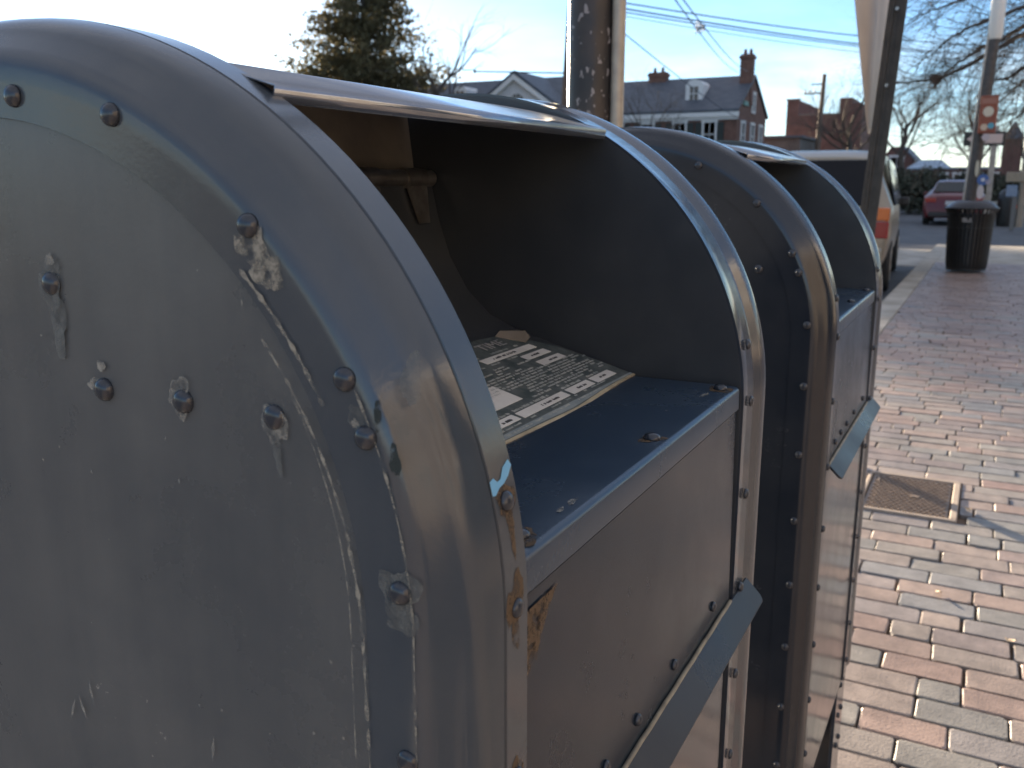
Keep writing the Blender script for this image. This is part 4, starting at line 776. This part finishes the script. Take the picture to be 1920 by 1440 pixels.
q0, q1 = at(1868, 380, 70), at(1905, 380, 70); ze = at(1885, 256, 70).z; zr = at(1888, 232, 70).z; w = q1.x-q0.x
tb = empty('brick_tower', (q0.x, 70, -0.15), 'narrow dark brick tower with pointed slate roof behind the one-way sign', 'building')
bm = B(); bx(bm, 0, w, 0, w, 0, ze); obj('wall', bm, BRICKD, tb)
bm = B(); apex = (w*0.5, w*0.5, zr+0.4); c_ = [(-0.1, -0.1, ze), (w+0.1, -0.1, ze), (w+0.1, w+0.1, ze), (-0.1, w+0.1, ze)]
for i in range(4): poly(bm, [c_[i], c_[(i+1) % 4], apex])
poly(bm, c_[::-1]); bmesh.ops.remove_doubles(bm, verts=bm.verts, dist=1e-4); obj('roof', bm, SLATE, tb)
# retaining wall under the tower
q0 = at(1850, 410, 41); q1 = at(1990, 410, 41)
rw = empty('garden_wall', (q0.x, 41, -0.15), 'low tan stone wall behind the street bin at far right', 'wall')
bm = B(); bx(bm, 0, q1.x-q0.x, 0, 0.4, 0, at(1870, 382, 41).z+0.15); obj('stonework', bm, mat('tan_stone', (0.26, 0.19, 0.15), (0.36, 0.28, 0.22), 2.5, 0.85, bump=0.5, bscale=6, bdist=0.04), rw)
bm = B(); bx(bm, -0.05, q1.x-q0.x, -0.06, 0.46, at(1870, 382, 41).z+0.15, at(1870, 382, 41).z+0.23); obj('coping', bm, CONC, rw)
# distant pole on the skyline
q = at(1546, 139, 84); sk = empty('utility_pole', (q.x, 84, -0.15), 'distant wooden utility pole in front of the parapet building', 'pole')
bm = B(); tube(bm, [(-0.25, 0, 0), (0, 0, q.z+0.15)], [0.26, 0.17], 10); obj('shaft', bm, mat('weathered_pole', (0.16, 0.105, 0.075), (0.12, 0.085, 0.06), 1, 0.8), sk, 60)
bm = B(); bx(bm, -1.6, 0.1, -0.06, 0.06, q.z-1.45, q.z-1.33); bx(bm, -1.0, 0.1, -0.06, 0.06, q.z-0.7, q.z-0.6); obj('crossarm', bm, DARKP, sk)
bm = B()
for x in (-1.5, -1.1, -0.7): tube(bm, [(x, 0, q.z-1.33), (x, 0, q.z-1.08)], 0.07, 8)
obj('insulator', bm, mat('insulator_grey', (0.2, 0.2, 0.2), rough=0.3), sk, 60)
# overhead wires
WIRE = mat('overhead_wire', (0.06, 0.075, 0.11), rough=0.6)
WN = 0
for (x0, y0, x1, y1, r_, Y0, Y1, what) in (
    (1100, -6, 1900, 88, 0.030, 26, 48, 'topmost power line of the bundle running right across the sky'), (1100, 4, 1900, 106, 0.034, 26, 48, 'second power line from the top of the bundle'), (1100, 11, 1900, 109, 0.026, 26, 48, 'third power line, close under the second one'), (1100, 18, 1900, 122, 0.014, 26, 48, 'lowest and thinnest power line of the bundle'),
    (1262, -6, 1385, 136, 0.020, 18, 60, 'left one of two wires dropping to the house chimney'), (1277, -6, 1403, 134, 0.020, 18, 60, 'right one of two wires dropping to the house chimney'), (1172, 64, 1420, 240, 0.022, 24, 62, 'thin pale wire crossing the slate roof towards the gable')):
    p, q = at(x0, y0, Y0), at(x1, y1, Y1); bm = B(); pts = [p.lerp(q, k/14) - Vector((0, 0, 0.25*math.sin(math.pi*k/14))) for k in range(15)]
    tube(bm, pts, r_*0.72, 6); o = obj('power_line', bm, WIRE, None, 60); tag(o, what, 'wire', 'overhead power lines')
p = at(1313, 52, 28); bm = B()
for k in range(4): tube(bm, [p+Vector((-0.12+0.08*k, 0, 0.20-0.03*k)), p+Vector((-0.10+0.07*k, 0.02, 0.0)), p+Vector((-0.13+0.08*k, 0, -0.20+0.02*k))], [0.012, 0.03, 0.012], 8)
bx(bm, p.x-0.14, p.x+0.14, p.y-0.02, p.y+0.02, p.z-0.015, p.z+0.015)
tag(obj('wire_clamp', bm, WIRE), 'dark clamp where the wires cross, above the brick house roof', 'wire clamp')

# ================================================================== trees
BARK = mat('grey_bark', (0.055, 0.045, 0.038), (0.10, 0.085, 0.07), 10, 0.9)
TWIG = mat('twig_bark', (0.060, 0.046, 0.038), (0.10, 0.080, 0.064), 4, 0.9)
class Tubes:
    def __init__(s): s.v = []; s.f = []
    def seg(s, pts, rs, n):
        b0 = len(s.v)
        for i, p in enumerate(pts):
            t = (pts[min(i+1, len(pts)-1)]-pts[max(i-1, 0)]); t = t.normalized() if t.length > 1e-9 else Vector((0, 0, 1))
            a = t.cross(Vector((0.3, 0.2, 0.93))); a = a.normalized() if a.length > 1e-3 else Vector((1, 0, 0)); b = t.cross(a)
            for k in range(n): s.v.append(tuple(p+(a*math.cos(2*math.pi*k/n)+b*math.sin(2*math.pi*k/n))*rs[i]))
        for i in range(len(pts)-1):
            for k in range(n): s.f.append((b0+i*n+k, b0+i*n+(k+1) % n, b0+(i+1)*n+(k+1) % n, b0+(i+1)*n+k))
def grow(T, rnd, p, d, ln, r, lv, maxlv, up=0.12, wob=0.16, kids=(3, 5), ang=(0.35, 0.85), ratio=0.62):
    n = 5 if lv < 2 else 4; pts = [p]; q = p.copy(); dd = d.normalized()
    for i in range(n):
        dd = (dd+Vector((rnd.gauss(0, wob), rnd.gauss(0, wob), rnd.gauss(0, wob)+up*0.5))).normalized(); q = q+dd*(ln/n); pts.append(q)
    T.seg(pts, [r*(1-0.68*i/n) for i in range(n+1)], 6 if lv == 0 else (4 if lv < 3 else 3))
    if lv >= maxlv: return
    for k in range(rnd.randint(*kids)):
        t = rnd.uniform(0.28, 1.0); i = min(int(t*n), n-1); bp_ = pts[i].lerp(pts[i+1], t*n-i)
        base = (pts[i+1]-pts[i]).normalized(); ax_ = base.cross(Vector((rnd.gauss(0, 1), rnd.gauss(0, 1), rnd.gauss(0, 1))))
        if ax_.length < 1e-3: continue
        nd = Matrix.Rotation(rnd.uniform(*ang), 3, ax_.normalized()) @ base
        grow(T, rnd, bp_, nd, ln*ratio*rnd.uniform(0.75, 1.2), r*(1-0.6*t)*0.62, lv+1, maxlv, up, wob, kids, ang, ratio)
def bare_tree(label, loc, h, seed, group, maxlv=5, kids=(4, 6), thin=1.0):
    rnd = random.Random(seed); root = empty('bare_tree', loc, label, 'tree', group)
    T = Tubes(); pts = [Vector((0, 0, -0.1))]; 
    for i in range(1, 7): pts.append(Vector((rnd.gauss(0, 0.02*h*i/6), rnd.gauss(0, 0.02*h*i/6), h*0.55*i/6)))
    T.seg(pts, [h*0.026*(1-0.6*i/6) for i in range(7)], 10); pydata('trunk', T.v, T.f, BARK, root, True)
    C = Tubes()
    for k in range(9):
        t = rnd.uniform(0.35, 1.0); i = min(int(t*6), 5); bp_ = pts[i].lerp(pts[i+1], t*6-i); a = rnd.uniform(0, 6.28)
        grow(C, rnd, bp_, Vector((math.cos(a)*0.8, math.sin(a)*0.8, rnd.uniform(0.5, 1.3))), h*rnd.uniform(0.26, 0.38), h*0.010*thin, 1, maxlv, 0.10, 0.14, kids)
    pydata('crown', C.v, C.f, TWIG, root); return root
# big street tree on the right: trunk outside the frame, limbs sweep in from the right
TY = 19.0
rt = empty('street_tree', (4.6, TY, 0), 'bare street tree whose long dark limbs sweep in from the upper right', 'tree', 'bare trees')
T = Tubes(); T.seg([Vector((0, 0, -0.1)), Vector((0.05, 0, 1.2)), Vector((-0.05, 0.05, 2.6)), Vector((0.0, 0, 4.2)), Vector((0.1, 0, 6.0))], [0.30, 0.24, 0.20, 0.16, 0.10], 14); pydata('trunk', T.v, T.f, BARK, rt, True)
C = Tubes(); rnd = random.Random(11)
LIMBS = [([(2100, 20), (2000, 44), (1920, 64), (1868, 92), (1805, 128), (1757, 149), (1700, 157), (1655, 157)], 0.050, 0.0),
         ([(2080, 0), (1985, 25), (1920, 48), (1880, 74), (1842, 88), (1795, 118), (1770, 140), (1750, 168)], 0.040, 0.5),
         ([(2080, -60), (1990, -15), (1920, 13), (1880, 26), (1822, 49), (1780, 72), (1750, 98), (1715, 125)], 0.036, -0.6),
         ([(2080, 90), (1990, 110), (1920, 126), (1888, 148), (1858, 150), (1845, 178), (1838, 215)], 0.034, 0.3),
         ([(2060, -120), (1950, -70), (1860, -25), (1790, 5), (1745, 20), (1700, 40)], 0.034, 0.9),
         ([(2060, 150), (1985, 190), (1930, 200), (1900, 225), (1870, 262)], 0.026, -0.3),
         ([(2080, 60), (1960, 120), (1880, 185), (1820, 235), (1770, 262), (1720, 275)], 0.022, 1.3),
         ([(2040, -160), (1930, -120), (1840, -70), (1770, -30), (1720, -5)], 0.026, -1.2)]
for wp, r0, dy in LIMBS:
    pts = [at(px, py, TY+dy+0.10*i) - rt.location for i, (px, py) in enumerate(wp)]
    pts = [Vector((0.0, 0, max(2.4, pts[0].z-0.5)))] + pts
    fine = []
    for a, b_ in zip(pts, pts[1:]):
        for k in range(4): fine.append(a.lerp(b_, k/4)+Vector((rnd.gauss(0, 0.010), rnd.gauss(0, 0.010), rnd.gauss(0, 0.010))))
    fine.append(pts[-1]); nn = len(fine)
    C.seg(fine, [1.15*r0*(1.25-1.05*i/(nn-1)) for i in range(nn)], 7)
    for i in range(4, nn-1):
        for _ in range(3):
            base = (fine[i+1]-fine[i]).normalized(); s_ = rnd.choice((-1, 1))
            nd = (base*rnd.uniform(0.5, 1.2) + Vector((0, rnd.gauss(0, 0.35), 0)) + Vector((base.z, 0, -base.x))*s_*rnd.uniform(0.15, 0.8)).normalized()
            if rnd.random() < 0.22: nd = -nd
            grow(C, rnd, fine[i], nd, rnd.uniform(0.6, 1.4), 0.0085*(1.2-0.6*i/nn), 2, 4, 0.02, 0.15, (3, 5), (0.25, 0.7), 0.58)
pydata('crown', C.v, C.f, TWIG, rt)
q = at(1754, 148, TY+0.55); T = Tubes(); r2 = random.Random(4)
for k in range(260):
    a = Vector((r2.gauss(0, 1), r2.gauss(0, 1), r2.gauss(0, 0.8))).normalized()*r2.uniform(0.01, 0.125); d = Vector((r2.gauss(0, 1), r2.gauss(0, 1), r2.gauss(0, 0.5))).normalized()*r2.uniform(0.03, 0.08)
    T.seg([q+a-d, q+a+d*0.3+Vector((0, 0, 0.01)), q+a+d], [0.004, 0.006, 0.003], 3)
tag(pydata('squirrel_nest', T.v, T.f, mat('dead_leaves', (0.10, 0.065, 0.05), (0.17, 0.11, 0.08), 30, 0.9)), 'dark leafy nest clump lodged in the limb of the street tree', 'nest')
# smaller bare trees behind
bare_tree('hazy bare tree in front of the parapet building, left of the sign post', (at(1590, 300, 70).x, 70, -0.15), 11.0, 21, 'bare trees', 5, (4, 6), 0.8)
bare_tree('spreading bare tree right of the sign post above the gabled building', (at(1690, 300, 62).x, 62, -0.15), 9.0, 22, 'bare trees', 5, (4, 5), 0.8)
bare_tree('small bare tree in front of the slate roof of the brick house', (at(1215, 250, 56).x, 56, -0.15), 8.3, 23, 'bare trees', 5, (3, 5), 0.7)
bare_tree('tall bare tree reaching into the white sky right of the conifer', (at(822, 200, 50).x, 50, -0.15), 13.2, 24, 'bare trees', 4, (2, 4), 0.7)
bare_tree('dense bare tree behind the corner pole over the low buildings', (at(1830, 330, 58).x, 58, -0.15), 7.2, 26, 'bare trees', 5, (4, 5), 0.9)
bare_tree('bare tree at the right edge beside the brick tower', (at(1930, 330, 52).x, 52, -0.15), 7.6, 27, 'bare trees', 5, (3, 5), 0.9)
# conifer
cfl = at(690, 300, 51)
NEED = mat('conifer_needles', (0.075, 0.078, 0.042), (0.150, 0.128, 0.074), 1.2, 0.8, c3=(0.105, 0.100, 0.056))
nt_ = NEED.node_tree; pb = nt_.nodes['Principled BSDF']; tr = nt_.nodes.new('ShaderNodeBsdfTranslucent'); ms = nt_.nodes.new('ShaderNodeMixShader'); ms.inputs[0].default_value = 0.30
tr.inputs['Color'].default_value = (0.20, 0.17, 0.085, 1); om = [q_ for q_ in nt_.nodes if q_.type == 'OUTPUT_MATERIAL'][0]
nt_.links.new(pb.outputs[0], ms.inputs[1]); nt_.links.new(tr.outputs[0], ms.inputs[2]); nt_.links.new(ms.outputs[0], om.inputs['Surface'])
cf = empty('conifer_tree', (cfl.x, 51, -0.15), 'big dark conifer against the bright sky, left of the white house', 'tree'); cf.scale = (1.342, 1.342, 1.33)
T = Tubes(); T.seg([Vector((0, 0, -0.1)), Vector((0, 0, 5)), Vector((0.05, 0, 12.8))], [0.30, 0.2, 0.03], 10); pydata('trunk', T.v, T.f, BARK, cf, True)
rnd = random.Random(8); V = []; F = []
def tuft(p, d, s):
    for k in range(4):
        a = (d+Vector((rnd.gauss(0, 0.5), rnd.gauss(0, 0.5), rnd.gauss(0, 0.45)))).normalized()*s*rnd.uniform(0.6, 1.3); w = a.cross(Vector((rnd.gauss(0, 1), rnd.gauss(0, 1), rnd.gauss(0, 1)))).normalized()*s*0.24
        i = len(V); V.extend([tuple(p-w*0.4), tuple(p+w*0.4), tuple(p+a*0.55+w), tuple(p+a), tuple(p+a*0.55-w)]); F.append((i, i+1, i+2, i+3, i+4))
BRN = Tubes()
for k in range(420):
    z = 2.6+10.2*(rnd.random()**0.85); rad = min(4.1, (12.9-z)*0.545)*rnd.uniform(0.60, 1.08)+0.10; a = rnd.uniform(0, 6.283)
    d = Vector((math.cos(a), math.sin(a), rnd.uniform(0.12, 0.5))).normalized(); p0 = Vector((0, 0, z)); p1 = p0+d*rad-Vector((0, 0, 0.10*rad))
    BRN.seg([p0, p0.lerp(p1, 0.5)+Vector((0, 0, 0.06*rad)), p1], [0.035, 0.02, 0.006], 4)
    m_ = max(8, int(rad*24))
    for j in range(m_):
        t_ = rnd.uniform(0.25, 1.04); p = p0.lerp(p1, t_)+Vector((rnd.gauss(0, 0.16), rnd.gauss(0, 0.16), rnd.gauss(0, 0.13)))*(0.4+0.3*rad)
        tuft(p, (d+Vector((0, 0, 0.3))).normalized(), rnd.uniform(0.10, 0.20))
pydata('crown', V, F, NEED, cf); pydata('limbs', BRN.v, BRN.f, BARK, cf)
# hedges and evergreen shrubs at the road end
HED = mat('dark_hedge_leaf', (0.025, 0.032, 0.018), (0.055, 0.055, 0.035), 2, 0.85)
def shrub(label, px, py0, py1, Y, w, seed, group='dark shrubs at the road end'):
    p = at(px, py1, Y); top = at(px, py0, Y).z+0.15; root = empty('evergreen_shrub', (p.x, Y, -0.15), label, 'shrub', group); r = random.Random(seed); V = []; F = []
    lob = [(Vector((r.uniform(-0.38, 0.38)*w, r.uniform(-0.3, 0.3)*w, top*r.uniform(0.30, 0.72))), r.uniform(0.22, 0.36)*min(w, top*1.1)) for _ in range(9)]
    for k in range(2600):
        c, rr_ = r.choice(lob); d = Vector((r.gauss(0, 1), r.gauss(0, 1), r.gauss(0, 1))).normalized(); p = c+d*rr_*r.uniform(0.55, 1.1)
        if p.z < 0.05: p.z = r.uniform(0.05, 0.4)
        a = Vector((r.gauss(0, 1), r.gauss(0, 1), r.gauss(0, 1))).normalized()*0.13; b_ = a.cross(d).normalized()*0.06; i = len(V)
        V.extend([tuple(p-a), tuple(p+b_), tuple(p+a), tuple(p-b_)]); F.append((i, i+1, i+2, i+3))
    pydata('foliage', V, F, HED, root); T = Tubes()
    for c, _ in lob: T.seg([Vector((0, 0, 0)), c*0.5, c], [0.05, 0.035, 0.015], 5)
    pydata('stem', T.v, T.f, BARK, root)
for i, a in enumerate((('dark evergreen shrub right behind the van', 1702, 305, 395, 45, 2.6), ('wide dark shrub left of the red car', 1735, 330, 395, 48, 3.2), ('dark shrub just above the red car roof', 1783, 318, 395, 50, 3.2), ('dark shrub between the red car and the corner pole', 1815, 322, 395, 47, 2.4), ('dark shrub right of the corner pole base', 1862, 330, 400, 46, 2.6), ('dark shrub beside the street bin', 1893, 318, 395, 44, 2.2))):
    shrub(a[0], *a[1:], seed=50+i)
# hill on the horizon
bm = B(); pts = [(-500+40*i, 950, 10+16*math.sin(i*0.9)*math.sin(i*0.37)+10*math.sin(i*0.31+1)) for i in range(26)]
prism(bm, [(-500, 950, -5)]+pts+[(500, 950, -5)], (0, 60, 0)); struct('hills', bm, mat('far_woods', (0.05, 0.055, 0.06), (0.09, 0.09, 0.09), 0.02, 0.9))

# sunlit building along the inner edge of the sidewalk (beyond the right edge of the view; it lights and mirrors in the box fronts)
sbd = empty('shop_building', (9.5, -14, -0.05), 'tan brick building along the inner edge of the sidewalk, opposite the mailboxes', 'building')
bm = B(); bx(bm, 0, 8, 0, 29, 0, 6.2); obj('wall', bm, mat('tan_brick_wall', (0.17, 0.145, 0.12), (0.23, 0.195, 0.165), 1.5, 0.85), sbd)
bm = B(); bx(bm, -0.15, 8.1, -0.1, 29.1, 6.2, 6.55); obj('cornice', bm, TRIM, sbd)
for k in range(7):
    for z, h in ((0.9, 1.7), (3.9, 1.5)):
        wn = link('window', None, sbd); wn.location = (0, 2.2+4.0*k, z); bm = B()
        for a in ((-0.65, -0.55, 0, h), (0.55, 0.65, 0, h), (-0.7, 0.7, -0.1, 0), (-0.7, 0.7, h, h+0.15)): bx(bm, -0.06, 0.05, a[0], a[1], a[2], a[3])
        obj('frame', bm, TRIM, wn); bm = B(); bx(bm, -0.01, 0.02, -0.55, 0.55, 0, h); obj('pane', bm, PANE, wn)
